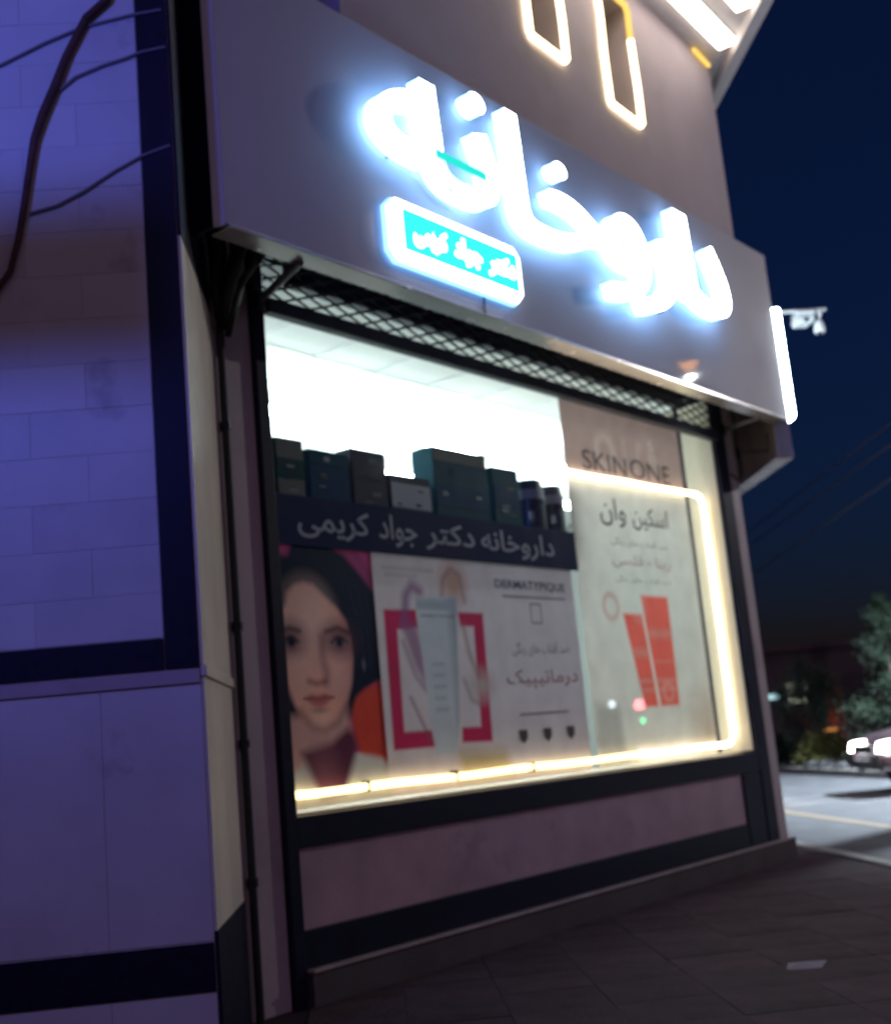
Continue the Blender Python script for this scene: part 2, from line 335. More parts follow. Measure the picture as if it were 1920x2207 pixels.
# ================================================================== SETTING
struct('ground', bx(-300, 300, -300, 300, -0.6, -0.02), 'verge_soil')
pav = struct('pavement', G().prism([(-40, -40), (3.73, -40), (3.73, 70), (-40, 70)], -0.3, 0.0), 'pavement')
struct('road', G().prism([(3.86, -60), (8.46, -60), (8.46, 120), (3.86, 120)], -0.3, -0.012), 'asphalt')
kerb = struct('kerb', bx(3.74, 3.85, -60, 4, -0.3, 0.03), 'kerb_stone')
gk = 4.0
ks = None
for i in range(30):
    if ks is None: ks = mesh('kerb_stone', bx(3.74, 3.85, 0.006, 0.994, -0.3, 0.032), 'kerb_stone', kerb, bevel=0.008)
    o = ks if i == 0 else ks.copy()
    if i: COL.objects.link(o); o.parent = kerb
    o.location = (0, gk + i, 0)
random.seed(19); slab = None
for i in range(12):
    for j in range(15):
        x, y = 3.49 - 0.46 * i, 3.6 + 0.46 * j
        u_, v_ = 0.68220863 * (x - 3.424) + 0.73115756 * (y - 10.5146), -0.73115756 * (x - 3.424) + 0.68220863 * (y - 10.5146)
        if v_ > 0.25 or x < -1.6 or (x < -0.5 and y > 5.0): continue
        if slab is None:
            slab = [mesh('paving_slab', bx(-0.2289, 0.2289, -0.2289, 0.2289, -0.02, 0.006), m_, pav, bevel=0.002) for m_ in ('pavement', 'pavement_b', 'pavement_c')]
            o = slab[0]; used_ = {0}
        else:
            k_ = random.randrange(3)
            if k_ in used_: o = slab[k_].copy(); COL.objects.link(o); o.parent = pav
            else: o = slab[k_]; used_.add(k_)
        o.location = (x, y, random.uniform(-0.0015, 0.0015)); o.rotation_euler = (random.gauss(0, 0.002), random.gauss(0, 0.002), random.gauss(0, 0.003))
struct('road_marking', G().prism([(5.0, -30), (5.17, -30), (5.17, 80), (5.0, 80)], -0.011, -0.007), 'road_paint')
struct('verge', G().prism([(8.62, -60), (300, -60), (300, 260), (8.62, 260)], -0.3, 0.10), 'verge_soil')
struct('far_kerb', bx(8.47, 8.61, -60, 120, -0.3, 0.11), 'kerb_stone')

# ================================================================== SHOP BUILDING
shop = thing('pharmacy_building', 'corner pharmacy with angled shop front, grey upper storey and lit display window', 'building', (-3.0, 0.2, 0), M_FAC)
mesh('left_pillar', bx(-6.06, -5.762, 0.0, 0.34, 0.0, 4.3), 'pillar_stone', shop, bevel=0.006)
mesh('corner_pillar', G().prism([(-0.205, 0), (0.02, 0), (0.02 + DL[0] * 0.8, DL[1] * 0.8), (-0.205 + DL[0] * 0.5, 0.34)], 0.0, 5.6), 'pillar_stone', shop, bevel=0.006)
sw = [(0.02 + DL[0] * a, DL[1] * a) for a in (0.803, 9.0)]
mesh('side_wall', G().prism([sw[0], sw[1], (sw[1][0] - 0.25, sw[1][1] + 0.1), (sw[0][0] - 0.3, sw[0][1] + 0.02)], 0.0, 7.44), 'upper_plaster', shop)
# base under the window
mesh('base_panel', bx(-5.675, -0.722, -0.008, 0.30, 0.362, 0.758), 'base_stone', shop)
mesh('base_band', bx(-5.675, -0.722, -0.02, 0.30, 0.178, 0.360), 'black_granite', shop, bevel=0.004)
mesh('sill_bar', bx(-5.675, -0.402, -0.03, 0.098, 0.760, 0.915), 'dark_frame', shop, bevel=0.005)
mesh('inner_sill', bx(-5.675, -0.418, 0.100, 0.60, 0.80, 0.925), 'cream_stone', shop)
step = mesh('step', bx(-5.68, 0.0, -0.075, -0.022, 0.0, 0.160), 'step_stone', shop)
mesh('step_lip', bx(-5.68, -0.01, -0.085, -0.024, 0.162, 0.178), 'step_lip', step, bevel=0.005)
# window frame
mesh('frame_post', bx(-5.760, -5.678, -0.035, 0.16, 0.0, 4.2), 'dark_frame', shop, bevel=0.005)
mesh('frame_post', bx(-0.400, -0.208, -0.035, 0.10, 0.178, 4.2), 'dark_frame', shop, bevel=0.005)
mesh('frame_post', bx(-0.720, -0.404, -0.026, 0.28, 0.178, 0.757), 'dark_frame', shop, bevel=0.005)
mesh('window_reveal', bx(-0.418, -0.402, 0.004, 0.42, 0.93, 3.98), 'cream_stone', shop)
mesh('mullion', bx(-0.62, -0.585, 0.20, 0.235, 0.93, 3.98), 'dark_frame', shop)
mesh('lintel', bx(-5.676, -0.42, 0.112, 0.30, 4.002, 4.30), 'shutter_metal', shop)
mesh('lintel', bx(-6.06, 0.02, 0.02, 0.30, 4.302, 5.0), 'recess_plaster', shop)
mesh('window_pane', bx(-5.676, -0.42, 0.100, 0.106, 0.928, 4.0), 'glass', shop)
mesh('shutter_box', bx(-5.40, -0.80, 0.012, 0.095, 3.858, 4.30), 'shutter_metal', shop, bevel=0.01)
# shop interior behind the glass
ra = [(-5.95, 0.32), (-0.42, 0.32), (-0.42 + DL[0] * 7, 0.32 + DL[1] * 7), (-5.95, 0.32 + DL[1] * 7)]
mesh('room_floor', G().prism(ra, 0.02, 0.12), 'room_floor', shop)
ceil = mesh('room_ceiling', G().prism(ra, 4.03, 4.08), 'ceiling_tile', shop)
mesh('room_wall', G().prism([ra[2], ra[3], (ra[3][0], ra[3][1] + 0.1), (ra[2][0], ra[2][1] + 0.1)], 0.121, 4.03), 'room_white', shop)
mesh('room_wall', G().prism([ra[3], ra[0], (ra[0][0] - 0.08, ra[0][1]), (ra[3][0] - 0.08, ra[3][1])], 0.121, 4.03), 'room_white', shop)
mesh('room_wall', G().prism([(ra[1][0] + 0.02, ra[1][1] + 0.03), (ra[2][0] + 0.02, ra[2][1] - 0.03), (ra[2][0] + 0.10, ra[2][1] - 0.03), (ra[1][0] + 0.10, ra[1][1] + 0.03)], 0.121, 4.03), 'room_white', shop)
gt = G()
for i in range(16):
    gx = -5.9 + i * 0.62; gy = max(0.36, (gx + 0.42) / DL[0] * DL[1] + 0.42)
    if gy < 4.9: gt.box(gx, gx + 0.015, gy, 5.0, 4.022, 4.0295)
for j in range(7):
    gy = 0.6 + j * 0.62; gt.box(-5.9, -0.52 + (gy - 0.32) / DL[1] * DL[0], gy, gy + 0.015, 4.018, 4.0215)
mesh('ceiling_grid', gt, 'metal_white', ceil)['kind'] = 'stuff'
# upper storey
t3 = R(3.0); c3, s3 = math.cos(t3), math.sin(t3)
def up(s, n): return (0.18 + c3 * s - s3 * n, -0.20 + s3 * s + c3 * n)     # s along the wall, n into it
def upbox(g, s0, s1, n0, n1, z0, z1, mi=0): return g.prism([up(s0, n0), up(s1, n0), up(s1, n1), up(s0, n1)], z0, z1, mi)
WIN = [(-3.44, -2.93, 6.16, 7.2), (-2.27, -1.73, 6.09, 7.2)]
DW = (-6.25, -5.55, 5.30, 6.9)
gw = G()
xs = [-6.8, DW[0], DW[1], WIN[0][0], WIN[0][1], WIN[1][0], WIN[1][1], 0.05]
for i in (0, 2, 4, 6): upbox(gw, xs[i], xs[i + 1], 0, 0.3, 5.0, 7.455)
for a, b, z0, z1 in [DW] + WIN:
    upbox(gw, a, b, 0, 0.3, 5.0, z0); upbox(gw, a, b, 0, 0.3, z1, 7.455)
mesh('upper_wall', gw, 'upper_plaster', shop)
for a, b, z0, z1 in [DW] + WIN:
    wn = mesh('tall_window', upbox(G(), a - 0.0, b + 0.0, 0.20, 0.24, z0, z1), 'recess_plaster' if a != DW[0] else 'window_dark', shop)
    pane = upbox(G(), a + 0.05, b - 0.05, 0.185, 0.196, z0 + 0.05, z1 - 0.05)
    mesh('window_glass', pane, 'window_dark', wn)
    mesh('glazing_bar', upbox(G(), (a + b) / 2 - 0.015, (a + b) / 2 + 0.015, 0.165, 0.184, z0 + 0.05, z1 - 0.05), 'recess_plaster', wn)
# overhanging roof soffit, its edge beam along the side street
cn = up(0.05, 0)
e0, e1 = loc(3.86, 8.2), loc(3.86, 12.5)
sof = mesh('roof_soffit', G().prism([loc(-1.4, 4.9), loc(-0.6, 3.9), loc(3.86, 8.2), e1, (e1[0] - 3, e1[1] + 3), loc(-1.4, 9.0)], 7.46, 7.70), 'soffit_white', shop)
bm_ = mesh('roof_edge_beam', G().prism([loc(3.862, 8.0), loc(3.98, 8.0), loc(3.98, 12.5), loc(3.862, 12.5)], 7.34, 7.72), 'soffit_white', shop, bevel=0.006)
mesh('roof_edge_beam', G().prism([loc(-0.75, 3.75), loc(-0.67, 3.66), loc(3.86, 8.03), loc(3.855, 8.18)], 7.30, 7.72), 'soffit_white', shop)

# ================================================================== LEFT NEIGHBOUR WALL
nb = thing('neighbour_building', 'white stone wall with black granite bands, washed in blue light, left of the shop', 'building', (-3.0, 5.6, 0))
mesh('wall_core', bx(-7.0, -0.700, 5.1135, 7.2, 0.0, 7.2), 'joint_mortar', nb)
xe = -0.687
mesh('side_return', bx(-0.699, xe, 5.112, 6.12, 0.562, 1.570), 'cream_stone', nb)
mesh('side_return', bx(-0.699, xe, 5.112, 6.12, 1.625, 3.53), 'cream_stone', nb)
mesh('return_upper', bx(-0.699, xe + 0.003, 5.108, 6.12, 3.534, 7.2), 'black_granite', nb)  # dark upper stretch of the return
mesh('return_ledge', bx(-0.699, xe + 0.014, 5.10, 6.12, 1.573, 1.622), 'cream_stone', nb, bevel=0.006)
mesh('return_base', bx(-0.699, xe + 0.004, 5.108, 6.12, 0.0, 0.558), 'black_granite', nb)
def panel(x0, x1, z0, z1, m='white_stone', proud=0.0, n='stone_panel'):
    return mesh(n, bx(x0 + 0.0012, x1 - 0.0012, 5.11 - proud, 5.134, z0 + 0.0012, z1 - 0.0012), m, nb, bevel=0.002)
panel(-0.843, -0.702, 1.612, 7.2, 'black_granite', 0.006, 'granite_band')
panel(-7, -0.845, 1.612, 1.745, 'black_granite', 0.006, 'granite_band')
panel(-7, -0.702, 0.332, 0.520, 'black_granite', 0.006, 'granite_band')
for a, b in ((-7, -3.9), (-3.9, -2.9), (-2.9, -2.0), (-2.0, -1.112), (-1.112, -0.702)):
    panel(a, b, 0.524, 1.545); panel(a, b, 0.0, 0.328)
panel(-7, -0.702, 1.548, 1.608, 'pillar_stone', 0.012, 'ledge')
random.seed(41)
zc = 1.748
for row in range(16):                      # coursed stone blocks above the band
    zn = zc + (0.205 if row else 0.19); x1 = -0.846; x0 = x1 - (0.28 if row % 2 else 0.52)
    while x1 > -3.0:
        mesh('stone_block', bx(x0 + 0.0004, x1 - 0.0004, 5.11 + random.uniform(-0.0012, 0.0012), 5.134, zc + 0.0004, zn - 0.0004), random.choice(('white_stone', 'white_stone', 'white_stone_b', 'white_stone_c')), nb, bevel=0.0014)
        x1 = x0; x0 -= 0.52
    zc = zn
panel(-7, -0.847, zc, 7.2); panel(-7, -3.6, 1.749, zc)

# ================================================================== FASCIA BOARD
fas = thing('fascia_board', 'long grey composite fascia board jutting out over the shop window', 'fascia', (-3.2, -0.6, 3.7), M_FAC)
mesh('front_panel', bx(-6.42, -0.103, -0.60, -0.57, 3.715, 5.235), 'composite_panel', fas, bevel=0.004)
lc = (-6.42 - 0.6822 * 0.055, -0.60 + 0.7312 * 0.055)
mesh('end_trim', G().prism([(-6.422, -0.601), (-6.422, -0.572), (lc[0] + 0.01, lc[1] + 0.02), lc], 3.705, 5.235), 'end_trim', fas)
mesh('end_return', G().prism([(lc[0], lc[1] + 0.004), (lc[0] + 0.02, lc[1] + 0.02), (lc[0] + 0.03, -0.36), (lc[0] + 0.002, -0.385)], 3.705, 5.235), 'shutter_metal', fas)
mesh('bottom_flange', bx(-6.40, -0.11, -0.612, -0.47, 3.698, 3.713), 'panel_flange', fas, bevel=0.003)
mesh('top_cover', bx(-6.42, -0.103, -0.568, -0.25, 5.20, 5.222), 'composite_panel', fas)
rx = 3.79
mesh('side_panel', G().prism([loc(rx - 0.028, 10.06), loc(rx, 10.06), loc(rx, 14.0), loc(rx - 0.028, 14.0)], 3.39, 5.235), ['composite_panel'], fas)
mesh('side_liner', G().prism([loc(rx - 0.034, 10.10), loc(rx - 0.031, 10.10), loc(rx - 0.031, 14.0), loc(rx - 0.034, 14.0)], 3.40, 5.2), 'panel_inside', fas)
mesh('side_flange', G().prism([loc(rx - 0.15, 10.05), loc(rx + 0.006, 10.05), loc(rx + 0.006, 14.0), loc(rx - 0.15, 14.0)], 3.372, 3.388), 'panel_flange', fas)
mesh('corner_flange', G().prism([loc(rx - 0.13, 10.038), loc(rx + 0.003, 10.038), loc(rx + 0.003, 10.056), loc(rx - 0.13, 10.056)], 3.39, 3.70), 'zinc', fas)
# brackets under it
def bracket(pts, label, r=0.013, extra=()):
    o = thing('sign_bracket', label, 'bracket', pts[0], M_FAC, 'steel brackets under the fascia')
    mesh('arm', G().tube(pts, r, 8), 'grey_steel', o)
    for e in extra: mesh('strut', G().tube(e, r * 0.9, 8), 'black_steel', o)
    p = pts[-1]; mesh('mounting_plate', bx(p[0] - 0.03, p[0] + 0.03, p[1] - 0.012, p[1] + 0.004, p[2] - 0.05, p[2] + 0.05), 'black_steel', o)
    return o
bracket([(-5.86, -0.52, 3.69), (-5.72, -0.05, 3.66)], 'pale steel strut between fascia and the left window post', 0.022)
bracket([(-0.50, -0.50, 3.69), (-0.24, -0.045, 3.73)], 'thin steel arm running from the right window post to the fascia underside', 0.014)
q = loc(rx - 0.04, 10.5)
bracket([(q[0], q[1], 3.72), (q[0] + .01, q[1], 3.66), (q[0] + 0.02, q[1] + 0.02, 3.56), (0.06, -0.012, 3.56)], 'bent steel bracket from corner pillar to the lower side panel', 0.014)

# ================================================================== BIG LETTER SIGN
sg = thing('letter_sign', 'large glowing white Persian pharmacy lettering across the fascia', 'sign', (-3.3, -0.6, 4.1), M_FAC)
BIG = [('د', -1.86, -1.24, 4.30, 4.90), ('ا', -2.06, -1.80, 4.36, 5.05), ('ر', -2.72, -2.12, 4.08, 4.74), ('و', -3.10, -2.52, 4.10, 4.78), ('خا', -4.18, -3.03, 4.29, 5.09), ('نه', -5.42, -4.32, 4.31, 5.08)]
for s, a, b, z0, z1 in BIG:
    g = text_g(s, a, b, z0, z1, -0.69, 0.09, 0.002, True, False, 0, 1)
    lt = mesh('letter', g, ['letter_face', 'letter_halo'], sg)
    for uu in (a + 0.2 * (b - a), a + 0.8 * (b - a)):
        zz = z0 + 0.2 * (z1 - z0)
        mesh('stand_off', G().tube([(uu, -0.648, zz), (uu, -0.601, zz)], 0.008, 6), 'grey_steel', lt)
mesh('accent_strip', bx(-4.93, -4.45, -0.745, -0.742, 4.500, 4.555), 'teal_accent', sg)

# ================================================================== SMALL LIGHT BOX SIGN
ss = thing('box_sign', 'small cyan light box with white border and Persian doctor name', 'sign', (-4.7, -0.6, 3.8), M_FAC)
def oct_(a, b, z0, z1, c): return [(a + c, z0), (b - c, z0), (b, z0 + c), (b, z1 - c), (b - c, z1), (a + c, z1), (a, z1 - c), (a, z0 + c)]
mesh('halo_case', G().prism_xz(oct_(-5.31, -4.085, 3.81, 4.19, 0.06), -0.645, -0.622), 'small_halo', ss)
mesh('border', G().prism_xz(oct_(-5.30, -4.09, 3.82, 4.185, 0.06), -0.672, -0.647), 'small_border', ss, bevel=0.008)
mesh('face', bx(-5.195, -4.130, -0.677, -0.674, 3.890, 4.135), 'small_cyan', ss)
mesh('lettering', text_g('کریمی', -5.12, -4.82, 3.925, 4.085, -0.681, 0.003, 0.065), 'small_text', ss)
mesh('lettering', text_g('جواد', -4.76, -4.50, 3.925, 4.095, -0.681, 0.003, 0.065), 'small_text', ss)
mesh('lettering', text_g('دکتر', -4.44, -4.16, 3.925, 4.085, -0.681, 0.003, 0.065), 'small_text', ss)
single('sign_cable', G().tube([(-4.42, -0.612, 3.82), (-4.425, -0.609, 3.76), (-4.43, -0.611, 3.70)], 0.006, 6), 'cable_black', 'thin dark cable dangling below the small cyan light box', 'cable', M=M_FAC, base=(-4.43, -0.61, 3.7))
# edge-lit board on the side street face
eb = thing('side_light_box', 'tall thin white lit sign seen edge-on at the right end of the fascia', 'sign', (0, -0.6, 3.7), M_FAC)
def rr_pts(y0, y1, z0, z1, c, n=5):
    P = []
    for cy, cz, a0 in ((y1 - c, z1 - c, 0), (y0 + c, z1 - c, 90), (y0 + c, z0 + c, 180), (y1 - c, z0 + c, 270)):
        for i in range(n + 1): a = R(a0 + 90 * i / n); P.append((cy + c * math.cos(a), cz + c * math.sin(a)))
    return P
ep = rr_pts(10.07, 11.0, 3.735, 4.765, 0.05); g = G(); n_ = len(ep)
V0 = [(*loc(3.805, y), z) for y, z in ep]; V1 = [(*loc(3.882, y), z) for y, z in ep]
g.add(V0 + V1, [tuple(range(n_)), tuple(range(n_, 2 * n_))[::-1]] + [(i, (i + 1) % n_, n_ + (i + 1) % n_, n_ + i) for i in range(n_)])
mesh('lit_case', g, 'edge_lamp', eb, bevel=0.012)
mesh('mounting_rail', G().prism([loc(3.792, 10.2), loc(3.803, 10.2), loc(3.803, 10.9), loc(3.792, 10.9)], 4.2, 4.3), 'grey_steel', eb)

# ================================================================== SECURITY CAMERAS
ca = thing('security_camera', 'white box security camera under the bracket right of the fascia', 'camera', (4.65, 11.5, 5.0))
mesh('arm', G().tube([(3.80, 11.5, 5.205), (4.90, 11.5, 5.205)], 0.018, 8).box(3.792, 3.805, 11.44, 11.56, 5.14, 5.23), 'metal_white', ca)
mesh('housing', G().prism_xz([(4.55, 5.075), (4.575, 5.045), (4.70, 5.045), (4.745, 5.075), (4.745, 5.115), (4.55, 5.115)], 11.42, 11.58), 'metal_white', ca, bevel=0.006)
mesh('sun_hood', bx(4.565, 4.75, 11.415, 11.585, 5.13, 5.18), 'metal_white', ca, bevel=0.006)
mesh('lens', G().tube([(4.65, 11.418, 5.08), (4.65, 11.405, 5.08)], 0.022, 12), 'car_glass', ca)
cb = thing('security_camera', 'white drooping bullet security camera at the tip of the bracket', 'camera', (4.82, 11.5, 4.95))
mesh('stem', G().tube([(4.83, 11.5, 5.19), (4.83, 11.5, 5.13), (4.81, 11.5, 5.06)], [0.035, 0.014, 0.016], 10), 'metal_white', cb)
mesh('body', G().tube([(4.81, 11.5, 5.085), (4.808, 11.495, 5.06), (4.80, 11.485, 4.97), (4.798, 11.483, 4.955)], [0.03, 0.048, 0.055, 0.045], 14), 'metal_white', cb, smooth=True)
mesh('lens', G().tube([(4.798, 11.483, 4.956), (4.797, 11.482, 4.948)], 0.03, 12), 'car_glass', cb)

# ================================================================== SECURITY GRILLE OVER THE GLASS
gr = thing('window_grille', 'diamond lattice steel grille strip above the display window', 'grille', (-3.0, -0.03, 3.6), M_FAC)
mesh('lower_beam', bx(-5.676, -0.402, -0.075, -0.005, 3.605, 3.69), 'shutter_metal', gr, bevel=0.006)
mesh('upper_rail', bx(-5.676, -0.402, -0.06, -0.01, 3.955, 3.985), 'shutter_metal', gr)
zb, zt, hw, pit = 3.69, 3.955, 0.74, 0.21
x = -5.676 - hw
while x < -0.402:
    for sgn in (1, -1):
        xa, xb = (x, x + hw) if sgn > 0 else (x + hw, x)
        pa, pb = (xa, zb), (xb, zt)
        pts = []
        for (px, pz), (ox, oz) in ((pa, pb), (pb, pa)):
            lo, hi = -5.672, -0.406
            if px < lo: t = (lo - px) / (ox - px); px, pz = lo, pz + t * (oz - pz)
            if px > hi: t = (hi - px) / (ox - px) if ox != px else 0; px, pz = hi, pz + t * (oz - pz)
            pts.append((px, pz))
        yy = -0.034 if sgn > 0 else -0.028
        if abs(pts[0][0] - pts[1][0]) > 0.02:
            mesh('grille_bar', G().tube([(pts[0][0], yy, pts[0][1]), (pts[1][0], yy, pts[1][1])], 0.0075, 5), 'black_steel', gr)
    x += pit
# ================================================================== WINDOW GRAPHICS
bn = thing('window_banner', 'navy banner with pale Persian pharmacy and doctor name across the glass', 'banner', (-4.0, 0.16, 2.36), M_FAC)
mesh('cloth', bx(-5.66, -2.548, 0.150, 0.156, 2.368, 2.655), 'banner_navy', bn)
for wd, a, b, z0, z1 in (('کریمی', -5.36, -4.77, 2.415, 2.60), ('جواد', -4.69, -4.34, 2.41, 2.61), ('دکتر', -4.26, -3.76, 2.415, 2.60), ('داروخانه', -3.69, -2.84, 2.41, 2.60)):
    mesh('lettering', text_g(wd, a, b, z0, z1, 0.1475, 0.0, 0.016), 'banner_ink', bn)

SK = (0.96, 0.46, 0.36)
def paint_face(U, Z):
    C = np.ones(U.shape + (3,)) * np.array((0.58, 0.07, 0.24))
    C = lay(C, np.clip((1.22 - Z) / 0.02, 0, 1), (0.70, 0.66, 0.64))
    C = lay(C, poly_mask(U, Z, [(-5.6, 2.30), (-5.44, 2.31), (-5.40, 2.40), (-5.14, 2.40), (-5.00, 2.34), (-4.90, 2.26), (-4.80, 2.17), (-4.70, 2.08), (-4.70, 1.60), (-4.80, 1.60), (-4.95, 1.52), (-5.03, 1.40), (-5.12, 1.36), (-5.6, 1.36)], 0.02), (0.008, 0.011, 0.030))
    for k in range(16):
        a0 = -5.30 + 0.028 * k; C = lay(C, stroke(U, Z, [(a0, 2.36), (a0 + 0.16 + 0.006 * k, 2.20 - 0.008 * k), (a0 + 0.26 + 0.002 * k, 1.98 - 0.02 * k), (a0 + 0.27, 1.70)], 0.006 + 0.004 * (k % 3), 0.012), (0.04, 0.036, 0.07) if k % 2 else (0.022, 0.016, 0.03), 0.55)
    C = lay(C, poly_mask(U, Z, [(-5.02, 1.44), (-4.98, 1.51), (-4.90, 1.56), (-4.70, 1.62), (-4.70, 1.10), (-4.80, 1.165), (-4.97, 1.20), (-5.03, 1.30)], 0.02), (0.62, 0.06, 0.04))
    C = lay(C, poly_mask(U, Z, [(-5.6, 1.42), (-5.06, 1.46), (-5.04, 1.30), (-5.34, 1.20), (-5.6, 1.10)], 0.03), (0.74, 0.40, 0.37))
    C = lay(C, poly_mask(U, Z, [(-5.43, 1.235), (-5.20, 1.27), (-5.07, 1.35), (-5.02, 1.32), (-4.99, 1.24), (-5.05, 1.13), (-5.12, 0.99), (-5.30, 0.99)], 0.03), (0.12, 0.03, 0.065))
    C = lay(C, ell(U, Z, (-5.27, 1.13), (0.09, 0.12), 0.9), (0.30, 0.12, 0.15), 0.7)
    face = poly_mask(U, Z, [(-5.475, 2.03), (-5.46, 2.10), (-5.40, 2.145), (-5.33, 2.16), (-5.26, 2.15), (-5.18, 2.09), (-5.09, 2.03), (-5.02, 1.95), (-4.99, 1.86), (-4.985, 1.74), (-5.01, 1.60), (-5.06, 1.48), (-5.14, 1.39), (-5.24, 1.345), (-5.32, 1.35), (-5.41, 1.41), (-5.46, 1.50), (-5.5, 1.6), (-5.6, 1.62), (-5.6, 1.95)], 0.018)
    C = lay(C, face, SK)
    sh = np.clip((U + 5.22) / 0.26, 0, 1) ** 1.4 * face
    C = lay(C, sh, (0.40, 0.13, 0.17), 0.7)
    C = lay(C, face * np.clip((Z - 2.02) / 0.2, 0, 1), (0.62, 0.26, 0.26), 0.4)
    C = lay(C, ell(U, Z, (-5.32, 1.96), (0.14, 0.15), 1.0), (0.98, 0.64, 0.56), 0.75)
    C = lay(C, ell(U, Z, (-5.27, 1.40), (0.07, 0.05), 1.0), (0.98, 0.60, 0.52), 0.6)
    C = lay(C, ell(U, Z, (-5.40, 1.66), (0.07, 0.10), 1.0), (0.94, 0.58, 0.52), 0.6)
    C = lay(C, ell(U, Z, (-5.12, 1.68), (0.07, 0.10), 1.0), (0.82, 0.46, 0.45), 0.6)
    C = lay(C, stroke(U, Z, [(-5.42, 1.45), (-5.33, 1.36), (-5.24, 1.345), (-5.13, 1.385), (-5.06, 1.47)], 0.03, 0.03), (0.20, 0.06, 0.08), 0.65)
    for ex, w_ in ((-5.455, 0.052), (-5.085, 0.062)):
        C = lay(C, ell(U, Z, (ex, 1.85), (w_ * 1.75, 0.075), 1.0), (0.10, 0.03, 0.06), 0.95)
        C = lay(C, ell(U, Z, (ex, 1.828), (w_ * 1.02, 0.024), 0.5), (0.26, 0.19, 0.24), 0.9)
        C = lay(C, ell(U, Z, (ex + 0.004, 1.829), (0.030, 0.028), 0.5), (0.010, 0.006, 0.016))
        C = lay(C, stroke(U, Z, [(ex - w_, 1.826), (ex - w_ * 0.4, 1.852), (ex + w_ * 0.4, 1.853), (ex + w_ * 1.05, 1.83)], 0.014, 0.010), (0.02, 0.01, 0.02), 0.95)
        C = lay(C, ell(U, Z, (ex, 1.790), (w_ * 0.95, 0.014), 0.9), (0.28, 0.10, 0.14), 0.6)
    C = lay(C, stroke(U, Z, [(-5.53, 1.885), (-5.46, 1.905), (-5.385, 1.890)], 0.022, 0.016), (0.03, 0.014, 0.03), 0.9)
    C = lay(C, stroke(U, Z, [(-5.185, 1.888), (-5.09, 1.912), (-5.00, 1.885)], 0.022, 0.016), (0.03, 0.014, 0.03), 0.9)
    C = lay(C, stroke(U, Z, [(-5.215, 1.85), (-5.225, 1.75), (-5.20, 1.65), (-5.205, 1.61)], 0.035, 0.035), (0.26, 0.08, 0.13), 0.75)
    C = lay(C, stroke(U, Z, [(-5.275, 1.84), (-5.28, 1.68)], 0.022, 0.03), (0.80, 0.50, 0.46), 0.6)
    C = lay(C, stroke(U, Z, [(-5.34, 1.615), (-5.28, 1.60), (-5.215, 1.61)], 0.020, 0.02), (0.22, 0.06, 0.09), 0.85)
    C = lay(C, poly_mask(U, Z, [(-5.385, 1.520), (-5.33, 1.540), (-5.275, 1.532), (-5.22, 1.542), (-5.155, 1.522), (-5.27, 1.512)], 0.012), (0.48, 0.06, 0.09), 0.95)
    C = lay(C, poly_mask(U, Z, [(-5.36, 1.512), (-5.27, 1.508), (-5.18, 1.514), (-5.22, 1.483), (-5.27, 1.474), (-5.32, 1.483)], 0.014), (0.62, 0.13, 0.14), 0.95)
    C = lay(C, stroke(U, Z, [(-5.385, 1.520), (-5.27, 1.511), (-5.155, 1.521)], 0.007, 0.008), (0.12, 0.02, 0.03), 0.9)
    C = lay(C, ell(U, Z, (-5.27, 1.455), (0.05, 0.014), 1.0), (0.36, 0.13, 0.14), 0.7)
    C = lay(C, ell(U, Z, (-4.895, 1.70), (0.012, 0.03), 0.6), (0.20, 0.18, 0.26), 0.8)
    return C
p1 = thing('face_poster', 'poster of a dark haired woman with bare neck and red patch, left end of window', 'poster', (-5.1, 0.17, 1.0), M_FAC)
sheet('printed_sheet', -5.672, -4.757, 0.94, 2.41, 0.165, 0.005, paint_face, 'film_print', p1)

